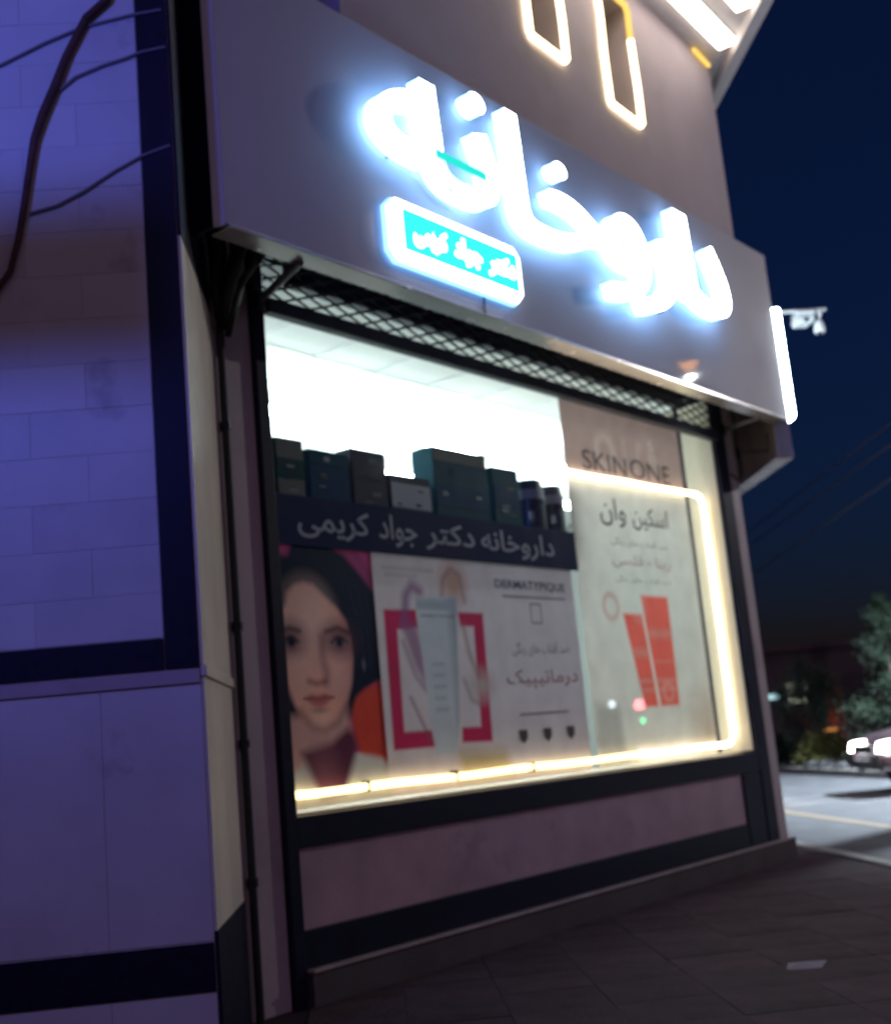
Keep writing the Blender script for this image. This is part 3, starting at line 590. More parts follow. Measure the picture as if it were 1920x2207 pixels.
def paint_prod(U, Z):
    C = np.ones(U.shape + (3,)) * np.array((0.80, 0.68, 0.72))
    C = lay(C, ell(U, Z, (-3.2, 1.75), (0.6, 0.7), 1.2), (0.82, 0.74, 0.78), 0.7)
    C = lay(C, poly_mask(U, Z, [(-4.10, 0.98), (-3.55, 0.98), (-3.62, 1.14), (-4.08, 1.16)], 0.05), (0.50, 0.36, 0.12), 0.7)
    red = (0.52, 0.025, 0.10)
    C = lay(C, poly_mask(U, Z, [(-4.68, 2.03), (-4.39, 2.035), (-4.38, 1.925), (-4.57, 1.91), (-4.585, 1.302), (-4.33, 1.30), (-4.30, 1.20), (-4.69, 1.20)], 0.010), red)
    C = lay(C, poly_mask(U, Z, [(-3.98, 2.03), (-3.72, 2.03), (-3.745, 1.20), (-4.05, 1.21), (-4.04, 1.303), (-3.85, 1.30), (-3.83, 1.94), (-3.97, 1.94)], 0.010), red)
    C = lay(C, ell(U, Z, (-3.80, 1.56), (0.10, 0.085), 0.8), (0.62, 0.46, 0.46))
    C = lay(C, ell(U, Z, (-4.00, 2.22), (0.115, 0.12), 0.6), (0.58, 0.30, 0.22), 0.85)
    C = lay(C, stroke(U, Z, [(-4.13, 2.13), (-4.10, 2.24), (-4.02, 2.31), (-3.93, 2.27), (-3.90, 2.10)], 0.025, 0.02), (0.33, 0.16, 0.19), 0.7)
    C = lay(C, stroke(U, Z, [(-4.50, 1.95), (-4.47, 2.12), (-4.41, 2.18), (-4.34, 2.15)], 0.06, 0.03), (0.26, 0.10, 0.26), 0.85)
    C = lay(C, poly_mask(U, Z, [(-4.54, 1.95), (-4.40, 1.95), (-4.30, 1.60), (-4.30, 1.50), (-4.42, 1.66)], 0.03), (0.32, 0.12, 0.26), 0.75)
    C = lay(C, stroke(U, Z, [(-4.53, 1.84), (-4.44, 1.63), (-4.33, 1.52)], 0.018, 0.02), (0.20, 0.06, 0.16), 0.7)
    C = lay(C, stroke(U, Z, [(-4.50, 1.50), (-4.42, 1.36), (-4.35, 1.24)], 0.018, 0.018), (0.24, 0.10, 0.18), 0.85)
    C = lay(C, stroke(U, Z, [(-3.94, 1.95), (-3.90, 1.76), (-3.83, 1.62)], 0.03, 0.02), (0.38, 0.16, 0.15), 0.75)
    C = lay(C, stroke(U, Z, [(-3.98, 1.60), (-3.92, 1.47), (-3.84, 1.44)], 0.022, 0.02), (0.36, 0.22, 0.22), 0.7)
    tube = poly_mask(U, Z, [(-4.385, 2.115), (-3.985, 2.125), (-4.06, 1.35), (-4.12, 1.15), (-4.31, 1.15), (-4.34, 1.35)], 0.012)
    C = lay(C, tube, (0.66, 0.67, 0.74))
    C = lay(C, tube * np.clip((U + 4.12) / 0.08, 0, 1), (0.30, 0.33, 0.40), 0.7)
    C = lay(C, tube * np.clip((2.13 - Z) / 0.05, 0, 1) * np.clip((Z - 2.035) / 0.01, 0, 1), (0.40, 0.44, 0.52), 0.9)
    for k in range(5): C = lay(C, stroke(U, Z, [(-4.27, 1.70 - 0.07 * k), (-4.16 - 0.01 * (k % 2), 1.70 - 0.07 * k)], 0.014, 0.012), (0.36, 0.34, 0.42), 0.7)
    C = lay(C, stroke(U, Z, [(-4.66, 2.285), (-4.20, 2.285)], 0.014, 0.014), (0.42, 0.34, 0.38), 0.6)
    C = lay(C, stroke(U, Z, [(-4.64, 2.245), (-4.36, 2.245)], 0.014, 0.014), (0.42, 0.34, 0.38), 0.6)
    return C
p2 = thing('product_poster', 'pale skincare poster with crimson frame corners, white tube and cream tube name', 'poster', (-3.7, 0.17, 1.0), M_FAC)
sheet('printed_sheet', -4.80, -2.62, 0.94, 2.41, 0.171, 0.006, paint_prod, 'film_print', p2)
mesh('lettering', text_g('DERMATYPIQUE', -3.57, -2.74, 2.195, 2.265, 0.1605, 0, 0.012, False), 'ink_indigo', p2)
mesh('underline', bx(-3.50, -2.75, 0.1598, 0.1605, 2.145, 2.158), 'ink_pale', p2)
g = G()
for a, b, z0, z1 in ((-3.195, -3.065, 2.10, 2.112), (-3.195, -3.065, 1.968, 1.98), (-3.195, -3.183, 1.981, 2.099), (-3.077, -3.065, 1.981, 2.099)): g.box(a, b, 0.1598, 0.1605, z0, z1)
mesh('emblem', g, 'ink_pale', p2)
mesh('lettering', text_g('DERMATYPIQUE', -4.36, -4.03, 1.985, 2.008, 0.1605, 0, 0.012, False), 'ink_grey', p2)
mesh('lettering', text_g('ضد آفتاب های رنگی', -3.45, -2.77, 1.745, 1.845, 0.1605), 'ink_grey', p2)
mesh('lettering', text_g('درماتیپیک', -3.54, -2.70, 1.525, 1.655, 0.1605), 'ink_rose', p2)
mesh('fine_print', bx(-3.43, -2.86, 0.1598, 0.1605, 1.352, 1.366), 'ink_pale', p2)
for uu in (-3.42, -3.14, -2.86):
    mesh('badge', G().prism_xz([(uu, 1.165), (uu + 0.045, 1.20), (uu + 0.05, 1.25), (uu + 0.02, 1.262), (uu, 1.25), (uu - 0.02, 1.262), (uu - 0.05, 1.25), (uu - 0.045, 1.20)], 0.1595, 0.1605), 'ink_brown', p2)

def paint_skin(U, Z):
    C = np.ones(U.shape + (3,)) * np.array((0.88, 0.77, 0.69))
    C = lay(C, ell(U, Z, (-1.6, 2.2), (0.9, 0.7), 1.2), (0.78, 0.78, 0.72), 0.8)
    C = lay(C, np.clip((Z - 3.06) / 0.12, 0, 1), (0.50, 0.33, 0.30))
    C = lay(C, np.clip((Z - 3.45) / 0.25, 0, 1), (0.36, 0.22, 0.22), 0.6)
    for c in ((-1.95, 3.36),): C = lay(C, ell(U, Z, c, (0.15, 0.15), 0.3) * (1 - ell(U, Z, c, (0.09, 0.09), 0.3)), (0.66, 0.50, 0.47), 0.8)
    for pts in ([(-1.66, 3.47), (-1.66, 3.25)], [(-1.50, 3.24), (-1.42, 3.47)], [(-1.30, 3.25), (-1.22, 3.47), (-1.14, 3.27)]):
        C = lay(C, stroke(U, Z, pts, 0.06, 0.03), (0.62, 0.46, 0.44), 0.7)
    for x0, x1, x2, x3, zt in ((-1.68, -1.25, -1.27, -1.56, 2.22), (-1.97, -1.69, -1.60, -1.80, 2.07)):
        m = poly_mask(U, Z, [(x0, zt), (x1, zt), (x2, 1.35), (x3, 1.35)], 0.012)
        C = lay(C, m, (0.80, 0.13, 0.10))
        for zz, h in ((zt - 0.30, 0.06), (zt - 0.52, 0.014), (1.55, 0.03), (1.48, 0.03)): C = lay(C, m * np.clip(1 - np.abs(Z - zz) / h, 0, 1) , (0.72, 0.28, 0.24), 0.75)
    C = lay(C, ell(U, Z, (-1.42, 1.46), (0.09, 0.08), 0.3) * (1 - ell(U, Z, (-1.42, 1.46), (0.06, 0.05), 0.3)), (0.76, 0.42, 0.38), 0.6)
    C = lay(C, ell(U, Z, (-2.13, 2.12), (0.115, 0.11), 0.2) * (1 - ell(U, Z, (-2.13, 2.12), (0.08, 0.075), 0.3)), (0.66, 0.34, 0.30), 0.8)
    for k, pts in enumerate(([(-1.75, 2.95), (-1.72, 2.1)], [(-1.2, 2.4), (-0.8, 1.3)], [(-2.3, 1.9), (-2.0, 1.1)], [(-1.0, 3.0), (-0.9, 1.9)])):
        C = lay(C, stroke(U, Z, pts, 0.10, 0.10), (0.76, 0.72, 0.66), 0.35)
    C = lay(C, poly_mask(U, Z, [(-2.54, 0.98), (-2.14, 0.98), (-2.18, 1.36), (-2.50, 1.40)], 0.05), (0.34, 0.31, 0.29), 0.6)
    C = lay(C, ell(U, Z, (-0.85, 1.15), (0.2, 0.25), 0.9), (0.52, 0.36, 0.26), 0.7)
    return C
p3 = thing('tall_poster', 'tall cream skincare poster with pink top and two red cartons, right end of window', 'poster', (-1.6, 0.17, 1.0), M_FAC)
sheet('printed_sheet', -2.545, -0.72, 0.94, 3.76, 0.165, 0.009, paint_skin, 'backlit_print', p3)
mesh('lettering', text_g('SKIN', -2.30, -1.66, 3.175, 3.335, 0.1605, 0, 0.0, False), 'ink_brown', p3)
mesh('lettering', text_g('ONE', -1.60, -0.95, 3.185, 3.345, 0.1605, 0, 0.0, False), 'ink_brown', p3)
mesh('lettering', text_g('اسکین', -1.66, -1.09, 2.75, 2.95, 0.1605, 0, 0.008), 'ink_brown', p3)
mesh('lettering', text_g('وان', -2.14, -1.76, 2.75, 2.98, 0.1605, 0, 0.008), 'ink_brown', p3)
mesh('fine_print', text_g('ضد آفتاب های رنگی', -2.03, -1.15, 2.60, 2.67, 0.1605), 'ink_olive', p3)
mesh('lettering', text_g('رینا - قلسی', -2.04, -1.14, 2.43, 2.54, 0.1605), 'ink_pink', p3)
mesh('fine_print', text_g('ضد آفتاب های رنگی', -2.03, -1.17, 2.31, 2.37, 0.1605), 'ink_olive', p3)

# ================================================================== ROPE LIGHTS
def rope(name, pts, segs, label, r, M=M_FAC, clips=()):
    o = thing(name, label, 'rope light', pts[0], M)
    for i0, i1, m in segs: mesh('lit_tube', G().tube(pts[i0:i1 + 1], r, 8), m, o, smooth=True)
    for c in clips: mesh('clip', bx(c[0] - 0.0022, c[0] + 0.0022, c[1] - 0.03, c[1] + 0.03, c[2] - 0.03, c[2] + 0.03), 'car_trim', o)
    return o
random.seed(3)
rp = [(-2.57, 3.112)] + [(-2.57 + 2.01 * t, 3.112 + 0.032 * t + 0.003 * math.sin(t * 19)) for t in (0.2, 0.4, 0.6, 0.8)] + [(-0.57, 3.145), (-0.50, 3.125), (-0.462, 3.08)]
rp += [(-0.455 + 0.006 * math.sin(k * 2.1), 3.08 - 0.165 * k) for k in range(1, 12)] + [(-0.452, 1.12), (-0.475, 1.05), (-0.54, 1.005), (-0.65, 0.998)]
nb1 = len(rp) - 1
rp += [(-0.65 - 0.34 * k, 0.998 + 0.004 * math.sin(k * 1.7) + 0.0014 * k) for k in range(1, 15)] + [(-5.62, 1.02)]
ri = nb1 + 4
rope('rope_light', [(a, 0.138, z) for a, z in rp], [(0, ri, 'rope_bright'), (ri, len(rp) - 1, 'rope_warm')],
     'warm white rope light looping round the tall poster and along the window sill', 0.022, clips=[(-4.98, 0.138, 1.02), (-4.2, 0.138, 1.02), (-3.4, 0.138, 1.01)])
for (a, b, z0, z1), lb in zip(WIN, ('warm rope light outlining the left of two tall upper windows', 'warm rope light outlining the right tall upper window beside the soffit')):
    P = [(*up(s, -0.03), z) for s, z in [(a, z1), (a + 0.012, z1 - 0.35), (a - 0.006, z1 - 0.7), (a, z0 + 0.02), (a + 0.02, z0), (b - 0.02, z0), (b, z0 + 0.02), (b + 0.008, z0 + 0.35), (b - 0.012, z1 - 0.32), (b, z1 - 0.06), (b - 0.03, z1), (a + 0.03, z1)]]
    rope('window_rope_light', P, [(0, 8, 'rope_window'), (8, 9, 'rope_amber'), (9, 11, 'rope_amber')], lb, 0.026)
single('rope_light_stub', G().tube([(*up(-0.36, -0.03), 7.405), (*up(-0.03, -0.03), 7.38)], 0.022, 8), 'rope_amber', 'short amber rope light stub under the soffit at the building corner', 'rope light', M=M_FAC, base=(*up(-0.2, 0), 7.36))
for i, (a, b, wd, lb) in enumerate((((-3.2, -0.70), (0.02, -0.50), 0.085, 'long bright strip lamp in the soffit nearest the wall'), ((-3.2, -1.12), (-0.42, -0.90), 0.085, 'long bright strip lamp near the outer edge of the soffit'))):
    d = Vector((b[0] - a[0], b[1] - a[1])).normalized(); nn = Vector((-d.y, d.x)) * wd
    sl = thing('soffit_lamp', lb, 'lamp', (a[0], a[1], 7.4), M_FAC, 'soffit strip lamps')
    mesh('diffuser', G().prism([(a[0] + nn.x, a[1] + nn.y), (b[0] + nn.x, b[1] + nn.y), (b[0] - nn.x, b[1] - nn.y), (a[0] - nn.x, a[1] - nn.y)], 7.405, 7.44), 'soffit_lamp', sl)
    nn = nn * 1.15
    mesh('housing', G().prism([(a[0] + nn.x, a[1] + nn.y), (b[0] + nn.x, b[1] + nn.y), (b[0] - nn.x, b[1] - nn.y), (a[0] - nn.x, a[1] - nn.y)], 7.441, 7.459), 'metal_white', sl)

# ================================================================== INSIDE THE SHOP
ORD = ('first', 'second', 'third', 'fourth', 'fifth')
k = 0
for j, yy in enumerate((1.75, 2.8, 3.8)):
    for i in range(5):
        uu = -5.2 + 1.55 * i + 0.4 * j
        if uu > -0.9 + yy: continue
        cl = thing('ceiling_lamp', f'hanging white tube lamp inside the shop, {ORD[i]} from the left in the {("front", "middle", "back")[j]} row', 'lamp', (uu, yy, 3.98), M_FAC, 'ceiling lamps in the shop')
        mesh('tube', bx(uu - 0.55, uu + 0.55, yy - 0.05, yy + 0.05, 3.74, 3.80), 'room_lamp', cl, bevel=0.01)
        for e in (-0.4, 0.4): mesh('suspension', G().tube([(uu + e, yy, 3.801), (uu + e, yy, 4.02)], 0.004, 5), 'metal_white', cl)
def shelf_unit(u0, u1, y0, y1, label):
    o = thing('shelf_unit', label, 'shelf', ((u0 + u1) / 2, y0, 0.12), M_FAC, 'white shelf units at the back of the shop')
    mesh('side_panel', bx(u0, u0 + 0.03, y0, y1, 0.125, 3.3), 'shelf_white', o); mesh('side_panel', bx(u1 - 0.03, u1, y0, y1, 0.125, 3.3), 'shelf_white', o)
    mesh('back_panel', bx(u0 + 0.031, u1 - 0.031, y1 - 0.02, y1, 0.125, 3.3), 'shelf_white', o)
    for i in range(8): mesh('shelf_board', bx(u0 + 0.031, u1 - 0.031, y0, y1 - 0.021, 0.3 + i * 0.42, 0.325 + i * 0.42), 'shelf_white', o)
for i in range(5): shelf_unit(-4.6 + 1.5 * i, -3.15 + 1.5 * i, 4.6, 4.98, f'tall white shelf unit on the back wall of the shop, {ORD[i]} from the left')
ds = thing('display_shelf', 'shelf of display goods just behind the navy banner', 'shelf', (-4.0, 0.4, 0.93), M_FAC)
mesh('shelf_board', bx(-5.66, -2.42, 0.20, 0.62, 2.63, 2.655), 'shelf_white', ds)
for uu in (-5.6, -4.0, -2.45): mesh('support', bx(uu - 0.02, uu + 0.02, 0.45, 0.49, 0.926, 2.629), 'shelf_white', ds)
def carton(u0, u1, z1, m, label, name='carton', bands=(), y0=0.26, dp=0.18, lid=None):
    o = thing(name, label, 'box', ((u0 + u1) / 2, y0, 2.655), M_FAC, 'cartons on the window shelf')
    mesh('body', bx(u0, u1, y0, y0 + dp, 2.656, z1), m, o, bevel=0.004)
    for a, b, bm2 in bands: mesh('label_band', bx(u0 + 0.006, u1 - 0.006, y0 - 0.003, y0 - 0.001, a, b), bm2, o)
    rb = random.Random(int(-u0 * 1000))
    for q in range(4):
        pu = rb.uniform(u0 + 0.03, u1 - 0.12); pz = rb.uniform(2.69, z1 - 0.06); mesh('print_mark', bx(pu, pu + rb.uniform(0.04, 0.09), y0 - 0.0045, y0 - 0.0035, pz, pz + rb.uniform(0.008, 0.03)), rb.choice(('jar_label', 'carton_beige', 'jar_dark', 'carton_teal')), o)
    if lid: mesh('lid', bx(u0 - 0.006, u1 + 0.006, y0 - 0.006, y0 + dp + 0.006, z1 + 0.001, z1 + 0.05), lid, o, bevel=0.004)
    return o
carton(-5.385, -5.17, 3.02, 'carton_green', 'dark green carton with two beige bands, leftmost on shelf', bands=((2.90, 3.015, 'carton_beige'), (2.68, 2.78, 'carton_beige')))
carton(-5.125, -4.79, 2.985, 'carton_blue', 'wide blue carton with paler top band, second from left', bands=((2.90, 2.98, 'carton_teal'),))
carton(-4.765, -4.455, 3.035, 'carton_grey', 'tall grey carton with faint panel lines, third from left', bands=((2.69, 2.83, 'carton_grey'), (2.85, 2.96, 'carton_grey')))
carton(-4.425, -4.035, 2.915, 'carton_grey', 'lowest grey carton in the middle of shelf', bands=((2.70, 2.86, 'jar_label'),))
carton(-3.985, -3.40, 3.155, 'carton_teal', 'largest teal carton with pale brown top, tallest on shelf', bands=((3.06, 3.148, 'carton_beige'), (2.75, 2.9, 'carton_blue')))
carton(-3.345, -3.04, 3.09, 'carton_teal', 'narrow teal carton right of the largest one', bands=((2.80, 2.95, 'carton_blue'),))
def jar(u, label, r, h):
    o = thing('jar', label, 'jar', (u, 0.34, 2.655), M_FAC, 'dark jars on the window shelf')
    mesh('body', G().tube([(u, 0.34, 2.656), (u, 0.34, 2.67), (u, 0.34, 2.67 + h * 0.92), (u, 0.34, 2.67 + h)], [r * 0.95, r, r, r * 0.8], 20), 'jar_dark', o)
    mesh('lid', G().cyl((u, 0.34, 2.672 + h), r * 0.92, r * 0.88, 0.07, 20), 'jar_dark', o)
    mesh('label_band', G().tube([(u, 0.34, 2.70 + h * 0.66), (u, 0.34, 2.69 + h * 0.93)], r * 1.008, 20, cap=False), 'jar_label', o)
    a = 3.9; mesh('emblem', G().tube([(u + math.cos(a) * r, 0.34 + math.sin(a) * r, 2.74), (u + math.cos(a) * r, 0.34 + math.sin(a) * r, 2.80)], 0.022, 6), 'jar_label', o)
jar(-2.83, 'dark navy jar with pale label, left one of the pair', 0.125, 0.30); jar(-2.54, 'dark navy jar with pale label, rightmost thing on the shelf', 0.105, 0.29)
single('spot_lamp', G().tube([(-4.42, 0.25, 2.955), (-4.43, 0.235, 2.955)], 0.028, 12), 'spark', 'tiny round bright lamp beside the grey cartons', 'lamp', M=M_FAC, base=(-4.42, 0.25, 2.95))

# ================================================================== PIPE, CABLES AND CABLE SHADOW LINES ON THE WALLS
pp = thing('drain_pipe', 'thin black pipe running down between cream return and shop pillar', 'pipe', (-5.992, -0.02, 0), M_FAC)
mesh('pipe', G().tube([(-5.992, -0.026, 0.0), (-5.992, -0.026, 1.4), (-5.994, -0.028, 3.45), (-6.01, -0.06, 3.68)], 0.021, 10), 'cable_black', pp)
for z in (0.62, 1.28, 1.86, 2.9): mesh('pipe_clip', G().cyl((-5.992, -0.026, z), 0.029, 0.029, 0.04, 12), 'black_steel', pp)
cbn = thing('cable_bundle', 'dark tangle of cables hanging under the left end of the fascia', 'cables', (-6.05, -0.2, 3.5), M_FAC)
random.seed(11)
for i in range(9):
    a = random.uniform(-6.2, -5.92); y0 = random.uniform(-0.40, -0.12)
    mesh('cable', G().tube([(a, y0, 4.1), (a + 0.02, y0, 3.80), (a * 0.5 - 6.07 * 0.5, y0 * 0.5 - 0.05, 3.66 - random.uniform(0, 0.08)), (-6.0 + random.uniform(-0.02, 0.03), -0.05 - random.uniform(0, .03), 3.50 - random.uniform(0, 0.1))], random.uniform(0.012, 0.03), 7), 'cable_black', cbn, smooth=True)
cs = [(-0.78, 4.99, 6.4), (-0.83, 4.99, 5.4), (-0.87, 4.99, 4.90), (-0.945, 4.99, 4.632), (-1.04, 4.99, 4.545), (-1.135, 4.99, 4.355), (-1.19, 4.99, 4.21), (-1.245, 4.99, 4.079), (-1.282, 4.99, 3.97), (-1.312, 4.99, 3.796), (-1.336, 4.99, 3.645), (-1.363, 4.99, 3.50), (-1.40, 5.0, 3.36), (-1.50, 5.0, 3.22), (-1.9, 5.0, 3.0), (-3.4, 5.0, 2.75)]
cs = [(x * 1.018, 5.085, 1.2 + (z - 1.2) * 1.018) for x, y, z in cs]
single('hanging_cable', G().tube(cs, [0.02, 0.02, 0.02, 0.02, 0.019, 0.019, 0.021, 0.022, 0.019, 0.017, 0.016, 0.015, 0.014, 0.014, 0.014, 0.014], 8), 'cable_brown', 'thick reddish brown cable sagging in front of the blue lit wall', 'cable', base=(-1.2, 5.0, 3.0), smooth=True)
for pts, lb in (([(-2.2, 5.07, 4.20), (-1.75, 5.07, 4.29), (-1.45, 5.07, 4.40), (-1.25, 5.07, 4.50), (-1.08, 5.07, 4.57), (-0.86, 5.07, 4.62), (-0.72, 5.07, 4.64)], 'cable shadow modelled as a thin grey tube across the top of the blue lit wall'),
                ([(-1.19, 5.06, 4.26), (-1.12, 5.06, 4.32), (-1.0, 5.06, 4.37), (-0.90, 5.06, 4.40), (-0.82, 5.06, 4.43), (-0.71, 5.07, 4.45)], 'cable shadow modelled as a thin grey tube, brown cable up to the granite strip'),
                ([(-1.34, 5.06, 3.67), (-1.22, 5.06, 3.70), (-1.1, 5.06, 3.76), (-0.96, 5.06, 3.85), (-0.83, 5.06, 3.92), (-0.71, 5.07, 3.96)], 'lowest cable shadow, a thin grey tube slanting up across the blue lit wall')):
    single('shadow_line', G().tube([(x, 5.1, z) for x, y, z in pts], 0.007, 6), 'shadow_line_grey', lb, 'cable', 'cable shadow lines on the left wall', base=pts[0])  # grey tubes on the wall standing in for cable shadows
single('side_cable', G().tube([(0.03, -0.03, 4.0), (0.035, -0.03, 3.6), (0.04, -0.035, 3.36), (-0.08, -0.05, 3.28), (-0.20, -0.045, 3.33)], 0.010, 7), 'cable_black', 'black cable looping down the corner pillar under the fascia', 'cable', M=M_FAC, base=(0.0, -0.03, 3.3), smooth=True)

# ================================================================== SMALL THING ON THE PAVEMENT
g = G(); g.add([(1.86, 6.0, 0.006), (2.02, 5.97, 0.004), (2.08, 6.05, 0.022), (1.98, 6.10, 0.012), (1.90, 6.09, 0.02), (1.96, 6.035, 0.03)], [(0, 1, 5), (1, 2, 5), (2, 3, 5), (3, 4, 5), (4, 0, 5), (4, 3, 2, 1, 0)])
single('paper_scrap', g, 'paper', 'crumpled pale paper scrap lying on the pavement', 'litter', base=(1.97, 6.04, 0))

# ================================================================== LAMPS THAT LIGHT THE STREET (outside the picture)
def street_lamp(x, y, h, dx, dy, m, col, watts, label):
    o = thing('street_lamp', label, 'street lamp', (x, y, 0), M_ID, 'street lamps along the far kerb')
    mesh('pole', G().tube([(x, y, 0), (x, y, h * 0.5), (x, y, h)], [0.09, 0.07, 0.05], 12), 'grey_steel', o)
    mesh('arm', G().tube([(x, y, h - 0.1), (x + dx * 0.5, y + dy * 0.5, h + 0.15), (x + dx, y + dy, h + 0.12)], 0.03, 8), 'grey_steel', o)
    mesh('head', G().box(x + dx - 0.25, x + dx + 0.25, y + dy - 0.16, y + dy + 0.16, h + 0.04, h + 0.18), 'grey_steel', o, bevel=0.03)
    mesh('lens', G().tube([(x + dx, y + dy, h + 0.05), (x + dx, y + dy, h - 0.05)], [0.16, 0.09], 14), m, o)
    l = bpy.data.lights.new('street_lamp_light', 'POINT' if m == 'sodium' else 'SPOT'); l.energy = watts
    if m != 'sodium': l.spot_size = R(130); l.spot_blend = 0.45; l.color = col; l.shadow_soft_size = 0.09
    lo = bpy.data.objects.new('street_lamp_light', l); COL.objects.link(lo); lo.parent = o; lo.location = (dx, dy, h - 0.18)
    return o
street_lamp(12.2, 11.0, 6.66, -0.65, 1.1, 'sodium', (1.0, 0.55, 0.36), 800, 'orange sodium street lamp across the side street')
street_lamp(12.3, 17.5, 6.5, -0.9, 0.0, 'led_street', (0.72, 0.86, 1.0), 15000, 'white street lamp further up the side street')
# blue floodlight of the shop next door and an added shadow-casting board
bl = thing('flood_light', 'blue flood light on a pole arm of the shop next door', 'lamp', (-2.6, 1.5, 0))
mesh('housing', bx(-2.72, -2.48, 1.30, 1.42, 4.03, 4.37), 'sign_case', bl, bevel=0.01)
mesh('lens', bx(-2.69, -2.51, 1.421, 1.425, 4.06, 4.34), 'blue_led', bl)
mesh('pole', G().tube([(-3.1, 1.2, 0.0), (-3.1, 1.2, 4.2), (-2.6, 1.36, 4.42)], 0.03, 8), 'black_steel', bl)
l = bpy.data.lights.new('flood_light_beam', 'SPOT'); l.spot_size = R(122); l.spot_blend = 1.0; l.energy = 270; l.color = (0.10, 0.15, 1.0); l.shadow_soft_size = 0.3
lo = bpy.data.objects.new('flood_light_beam', l); COL.objects.link(lo); lo.parent = bl; lo.location = (0, 0.05, 4.2); lo.rotation_euler = Vector((1.5, 3.6, 0.0)).to_track_quat('-Z', 'Y').to_euler()
hb = thing('shadow_board', 'unseen board added to cast the shadow band on the left wall', 'sign', (-2.4, 3.5, 3.4))  # added out of view to throw a shadow band on the wall
mesh('board', bx(-3.2, -1.53, 3.48, 3.54, 3.50, 3.95), 'sign_case', hb, bevel=0.01)
for xx in (-3.0, -2.3): mesh('hanger', G().tube([(xx, 3.51, 3.95), (xx, 3.9, 4.6), (xx, 5.105, 5.6)], 0.012, 6), 'black_steel', hb)

sp = thing('signal_post', 'small signal post with red and green lamps mirrored in the window', 'signal', (21.2, 14.75, 0.1))
mesh('post', G().tube([(21.35, 14.8, 0.1), (21.35, 14.8, 2.0)], 0.04, 10), 'grey_steel', sp)
mesh('housing', bx(21.27, 21.42, 14.62, 14.92, 1.2, 1.95), 'sign_case', sp, bevel=0.02)
mesh('red_lamp', G().tube([(21.262, 14.74, 1.735), (21.24, 14.74, 1.735)], 0.12, 14), 'signal_red', sp); mesh('green_lamp', G().tube([(21.262, 14.79, 1.36), (21.24, 14.79, 1.36)], 0.06, 14), 'signal_green', sp)
wp = thing('bollard_lamp', 'small white lamp post mirrored in the window glass', 'lamp', (21.1, 14.04, 0.1))
mesh('post', G().tube([(21.1, 14.04, 0.1), (21.1, 14.04, 1.74)], 0.03, 8), 'grey_steel', wp); mesh('globe', G().tube([(21.1, 14.04, 1.745), (21.1, 14.04, 1.77), (21.1, 14.04, 1.85), (21.1, 14.04, 1.88)], [0.04, 0.08, 0.08, 0.03], 12), 'led_street', wp)

# ================================================================== OVERHEAD WIRES
for a, b, lb in (((8.93, 15.6, 5.14), (12.0, 60.0, 4.1), 'lowest and clearest overhead wire above the side street'), ((9.42, 15.6, 6.25), (14.2, 60.0, 7.1), 'highest faint overhead wire above the side street'), ((9.21, 15.6, 5.77), (13.4, 60.0, 6.2), 'middle faint overhead wire above the side street')):
    A, B = Vector(a), Vector(b); pts = [tuple(A.lerp(B, t / 16) - Vector((0, 0, 0.0 * 4 * (t / 16) * (1 - t / 16)))) for t in range(17)]
    single('overhead_wire', G().tube(pts, 0.016, 5), 'wire_grey', lb, 'wire', 'overhead wires', base=a)
up_ = thing('utility_pole', 'concrete utility pole carrying the overhead wires', 'pole', (9.2, 15.5, 0))
mesh('shaft', G().tube([(9.2, 15.5, 0.1), (9.2, 15.5, 7.2)], [0.16, 0.10], 12), 'kerb_stone', up_); mesh('crossarm', bx(8.85, 9.6, 15.45, 15.55, 6.1, 6.2), 'grey_steel', up_)

# ================================================================== TREES, BUSHES, STONES ACROSS THE ROAD
def leaves(pts, size, seed):
    rnd = random.Random(seed); g = G()
    for p in pts:
        a = Vector((rnd.gauss(0, 1), rnd.gauss(0, 1), rnd.gauss(0, 1))).normalized(); b = a.orthogonal().normalized(); c = a.cross(b)
        s = size * rnd.uniform(0.6, 1.4); p = Vector(p)
        g.add([p - b * s, p + c * s * 0.45, p + b * s, p - c * s * 0.45], [(0, 1, 2, 3)])
    return g
def conifer(x, y, h, r, label, seed):
    rnd = random.Random(seed); o = thing('conifer_tree', label, 'tree', (x, y, 0.1))
    mesh('trunk', G().tube([(x, y, 0.1), (x + 0.02, y, h * 0.5), (x, y, h * 0.96)], [0.09, 0.06, 0.012], 8), 'bark', o)
    gb = G(); pts = []
    for i in range(95):
        t = rnd.random() ** 0.8; z = 0.35 + t * (h - 0.45); L = r * (1 - t) ** 0.75 * rnd.uniform(0.65, 1.15) + 0.06; an = rnd.uniform(0, 6.283)
        e = (x + math.cos(an) * L, y + math.sin(an) * L, z + L * rnd.uniform(0.0, 0.4))
        gb.tube([(x, y, z), e], [0.014, 0.004], 4)
        for k in range(int(50 + 110 * L)):
            q = rnd.uniform(0.25, 1.05); sp = 0.055 + 0.05 * L
            pts.append((x + (e[0] - x) * q + rnd.gauss(0, sp), y + (e[1] - y) * q + rnd.gauss(0, sp), z + (e[2] - z) * q + rnd.gauss(0, sp)))
    mesh('branches', gb, 'bark', o); mesh('crown', leaves(pts, 0.034, seed), 'needles', o)
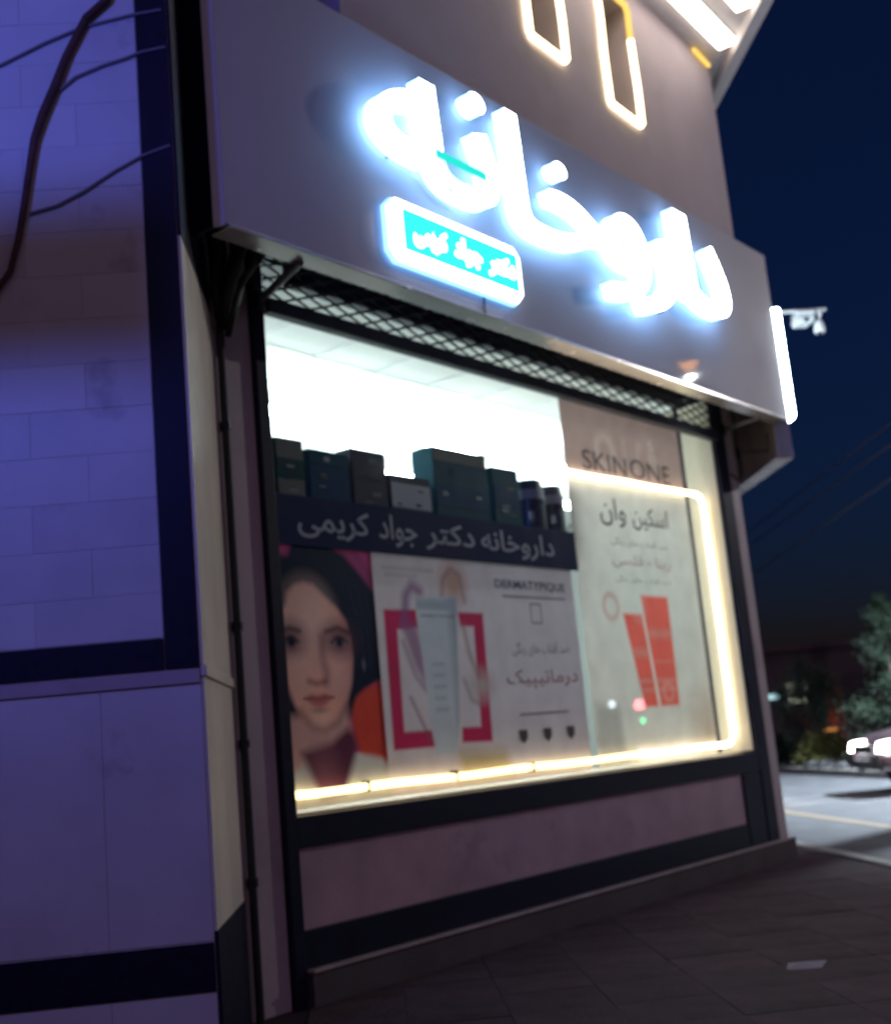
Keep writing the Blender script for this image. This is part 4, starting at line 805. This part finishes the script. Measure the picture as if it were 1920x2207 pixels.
def shrub(x, y, z0, rx, ry, h, n, m, label, seed, name='bush', cat='bush', trunk=0.0, grp='bushes across the road', size=0.032):
    rnd = random.Random(seed); o = thing(name, label, cat, (x, y, 0.1), M_ID, grp)
    gb = G(); pts = []
    gb.tube([(x, y, 0.1), (x, y, z0 + h * 0.4)], [0.05 if trunk else 0.02, 0.02], 6)
    cl = [(rnd.uniform(-1, 1), rnd.uniform(-1, 1), rnd.random(), rnd.uniform(0.25, 0.5)) for _ in range(max(6, int(n / 140)))]
    for a, b, c, r_ in cl:
        f_ = math.sqrt(max(0.1, 1 - (2 * c - 1) ** 2 * 0.7)); ctr = (x + a * rx * 0.75 * f_, y + b * ry * 0.75 * f_, z0 + h * (0.12 + 0.78 * c))
        gb.tube([(x, y, z0 + h * 0.25), ctr], [0.012, 0.004], 4)
        for k in range(260):
            pts.append((ctr[0] + rnd.gauss(0, rx * r_ * 0.5), ctr[1] + rnd.gauss(0, ry * r_ * 0.5), max(z0 + 0.02, ctr[2] + rnd.gauss(0, h * r_ * 0.33))))
    mesh('trunk' if trunk else 'stems', gb, 'bark', o); mesh('crown' if trunk else 'foliage', leaves(pts, size, seed), m, o)
conifer(9.95, 23.0, 3.35, 0.95, 'pointed pale green conifer tree across the road, near right edge', 5)
shrub(10.1, 27.5, 0.7, 0.55, 0.6, 1.75, 2400, 'leaf_dark', 'dark leafy tree left of the conifer across the road', 9, 'street_tree', 'tree', 1, 'trees across the road', 0.038)
shrub(9.0, 26.0, 0.4, 0.45, 0.45, 1.5, 1600, 'leaf_dark', 'small dark tree nearest the shop corner across the road', 21, 'street_tree', 'tree', 1, 'trees across the road')
shrub(9.25, 25.2, 0.12, 0.60, 0.4, 0.62, 2200, 'leaf_light', 'low olive green bush on the verge beside the car', 13)
shrub(9.0, 27.2, 0.12, 0.35, 0.35, 0.6, 1200, 'leaf_dark', 'low dark bush on the verge behind the rubble', 17)
random.seed(29)
for i, (x, y) in enumerate(((8.72, 25.6), (8.80, 25.0), (8.7, 24.5), (8.84, 24.1), (8.70, 23.7), (8.78, 23.2), (8.68, 22.9), (8.9, 25.8), (8.74, 26.4))):
    g = G(); n = 7; rr = random.uniform(0.10, 0.19)
    for k in range(3):
        zz = 0.10 + rr * (0, 0.45, 0.85)[k]; sc = (1, 1.05, 0.5)[k]
        g.v += [(x + math.cos(6.283 * j / n) * rr * sc * random.uniform(.8, 1.2), y + math.sin(6.283 * j / n) * rr * sc * random.uniform(.8, 1.2), zz * random.uniform(.92, 1.05)) for j in range(n)]
    for k in range(2):
        for j in range(n): g.f.append((k * n + j, k * n + (j + 1) % n, (k + 1) * n + (j + 1) % n, (k + 1) * n + j))
    g.f += [tuple(range(n))[::-1], tuple(range(2 * n, 3 * n))]; g.m = [0] * len(g.f)
    single('rubble_stone', g, 'rubble', 'pale rubble stone on the verge at the far road edge', 'stone', 'rubble stones on the verge', base=(x, y, 0.1))

# ================================================================== FAR BUILDING
fb = thing('far_building', 'low dim flat roofed building behind the trees across the road', 'building', (17.5, 44, 0.1))
mesh('wall', bx(11.5, 26, 42, 50, 0.1, 3.35), 'far_render', fb)
mesh('roof_slab', bx(11.3, 26.2, 41.7, 50.3, 3.36, 3.55), 'far_render', fb)
for a, b, z0, z1, m in ((14.4, 15.15, 1.95, 2.25, 'far_white'), (14.4, 15.0, 1.55, 1.75, 'far_white'), (13.5, 14.05, 1.75, 1.92, 'far_cyan')): mesh('lit_window', bx(a, b, 41.95, 41.99, z0, z1), m, fb)
for a in (16.4, 18.6, 20.6): mesh('window', bx(a, a + 0.9, 41.96, 41.99, 1.4, 2.4), 'window_dark', fb)
mesh('shutter_door', bx(15.75, 16.3, 41.95, 41.99, 0.12, 2.0), 'far_door', fb)
ol = thing('wall_lamp', 'small orange wall lamp glowing behind the bush', 'lamp', (15.6, 41.8, 0.5))
mesh('globe', G().tube([(15.3, 41.8, 0.60), (15.4, 41.8, 0.54), (15.8, 41.8, 0.52), (15.9, 41.8, 0.56)], [0.02, 0.045, 0.045, 0.02], 8), 'far_orange', ol)
l = bpy.data.lights.new('wall_lamp_light', 'POINT'); l.energy = 3; l.color = (1, 0.35, 0.1); l.shadow_soft_size = 0.1
lo = bpy.data.objects.new('wall_lamp_light', l); COL.objects.link(lo); lo.parent = ol; lo.location = (0, -0.2, 0.4)

# ================================================================== CAR
def make_car(px, py, ang, label, paint):
    M = Matrix.Translation((px, py, 0)) @ Matrix.Rotation(ang, 4, 'Z')       # +x forward, origin under the nose
    o = thing('car', label, 'car', (-2.0, 0, 0), M)
    prof = [(0.0, 0.30), (0.03, 0.52), (-0.02, 0.68), (-0.25, 0.78), (-1.05, 0.92), (-1.75, 1.36), (-2.15, 1.43), (-3.0, 1.40), (-3.75, 1.02), (-4.2, 0.95), (-4.25, 0.62), (-4.2, 0.30)]
    g = G(); hw = 0.83; n = len(prof)
    for yv in (-hw, -hw * 0.97, hw * 0.97, hw):
        for (px_, z) in prof:
            k = 1.0 if abs(yv) < hw * 0.98 else 1.0
            tuck = 0.0 if z < 0.95 else (z - 0.95) * 0.45
            s = 1 if yv > 0 else -1
            nose = 0.10 if px_ > -0.1 else 0.0
            inset = 0.03 if abs(yv) == hw else 0.0
            g.v.append((px_ - nose * (abs(yv) / hw) ** 2 - (0.02 if inset else 0), yv - s * tuck, z - inset))
    for r_ in range(3):
        for i in range(n): g.f.append((r_ * n + i, r_ * n + (i + 1) % n, (r_ + 1) * n + (i + 1) % n, (r_ + 1) * n + i))
    g.f += [tuple(range(n)), tuple(range(3 * n, 4 * n))[::-1]]; g.m = [0] * len(g.f)
    body = mesh('body', g, paint, o, bevel=0.03)
    mesh('windscreen', G().add([(-1.10, -0.68, 0.945), (-1.10, 0.68, 0.945), (-1.70, 0.58, 1.345), (-1.70, -0.58, 1.345)], [(0, 1, 2, 3)]), 'car_glass', o)
    for s in (-1, 1):
        mesh('side_window', G().add([(-1.35, s * 0.80, 0.98), (-3.45, s * 0.80, 1.00), (-2.95, s * 0.665, 1.33), (-1.85, s * 0.665, 1.33)], [(0, 1, 2, 3)]), 'car_glass', o)
        hl = mesh('headlight', G().prism_xz([(-0.16, 0.58), (0.012, 0.56), (-0.02, 0.70), (-0.20, 0.73)], s * 0.60 - 0.17, s * 0.60 + 0.17), 'headlamp', o, bevel=0.015)
        for ax in (-0.80, -3.35):
            wl = mesh('wheel', G().tube([(ax, s * 0.70, 0.31), (ax, s * 0.72, 0.31), (ax, s * 0.85, 0.31), (ax, s * 0.87, 0.31)], [0.27, 0.31, 0.31, 0.27], 24), 'tyre', o)
            mesh('rim', G().tube([(ax, s * 0.865, 0.31), (ax, s * 0.882, 0.31)], [0.20, 0.17], 20), 'alloy', wl)
        mesh('wing_mirror', bx(-1.35, -1.20, s * 0.90 - 0.06, s * 0.90 + 0.06, 0.93, 1.05), paint, o, bevel=0.02)
        mesh('tail_light', bx(-4.262, -4.20, s * 0.62 - 0.14, s * 0.62 + 0.14, 0.68, 0.86), 'far_door', o)
    mesh('grille', bx(-0.01, 0.045, -0.40, 0.40, 0.55, 0.66), 'car_trim', o); mesh('lower_intake', bx(-0.03, 0.03, -0.55, 0.55, 0.33, 0.45), 'car_trim', o)
    mesh('number_plate', bx(0.046, 0.055, -0.24, 0.24, 0.46, 0.545), 'metal_white', o)
    for s in (-1, 1):
        l = bpy.data.lights.new('headlight_beam', 'SPOT'); l.energy = 260; l.color = (1, 0.95, 0.9); l.spot_size = R(70); l.spot_blend = 0.7; l.shadow_soft_size = 0.06
        lo = bpy.data.objects.new('headlight_beam', l); COL.objects.link(lo); lo.parent = o; lo.location = Vector((0.10, s * 0.6, 0.64)) - Vector((-2.0, 0, 0)); lo.rotation_euler = (0, R(-82), 0)
    return o
make_car(6.92, 17.25, R(-184), 'dark rosy sedan with blazing headlights turning across the road', 'car_paint')
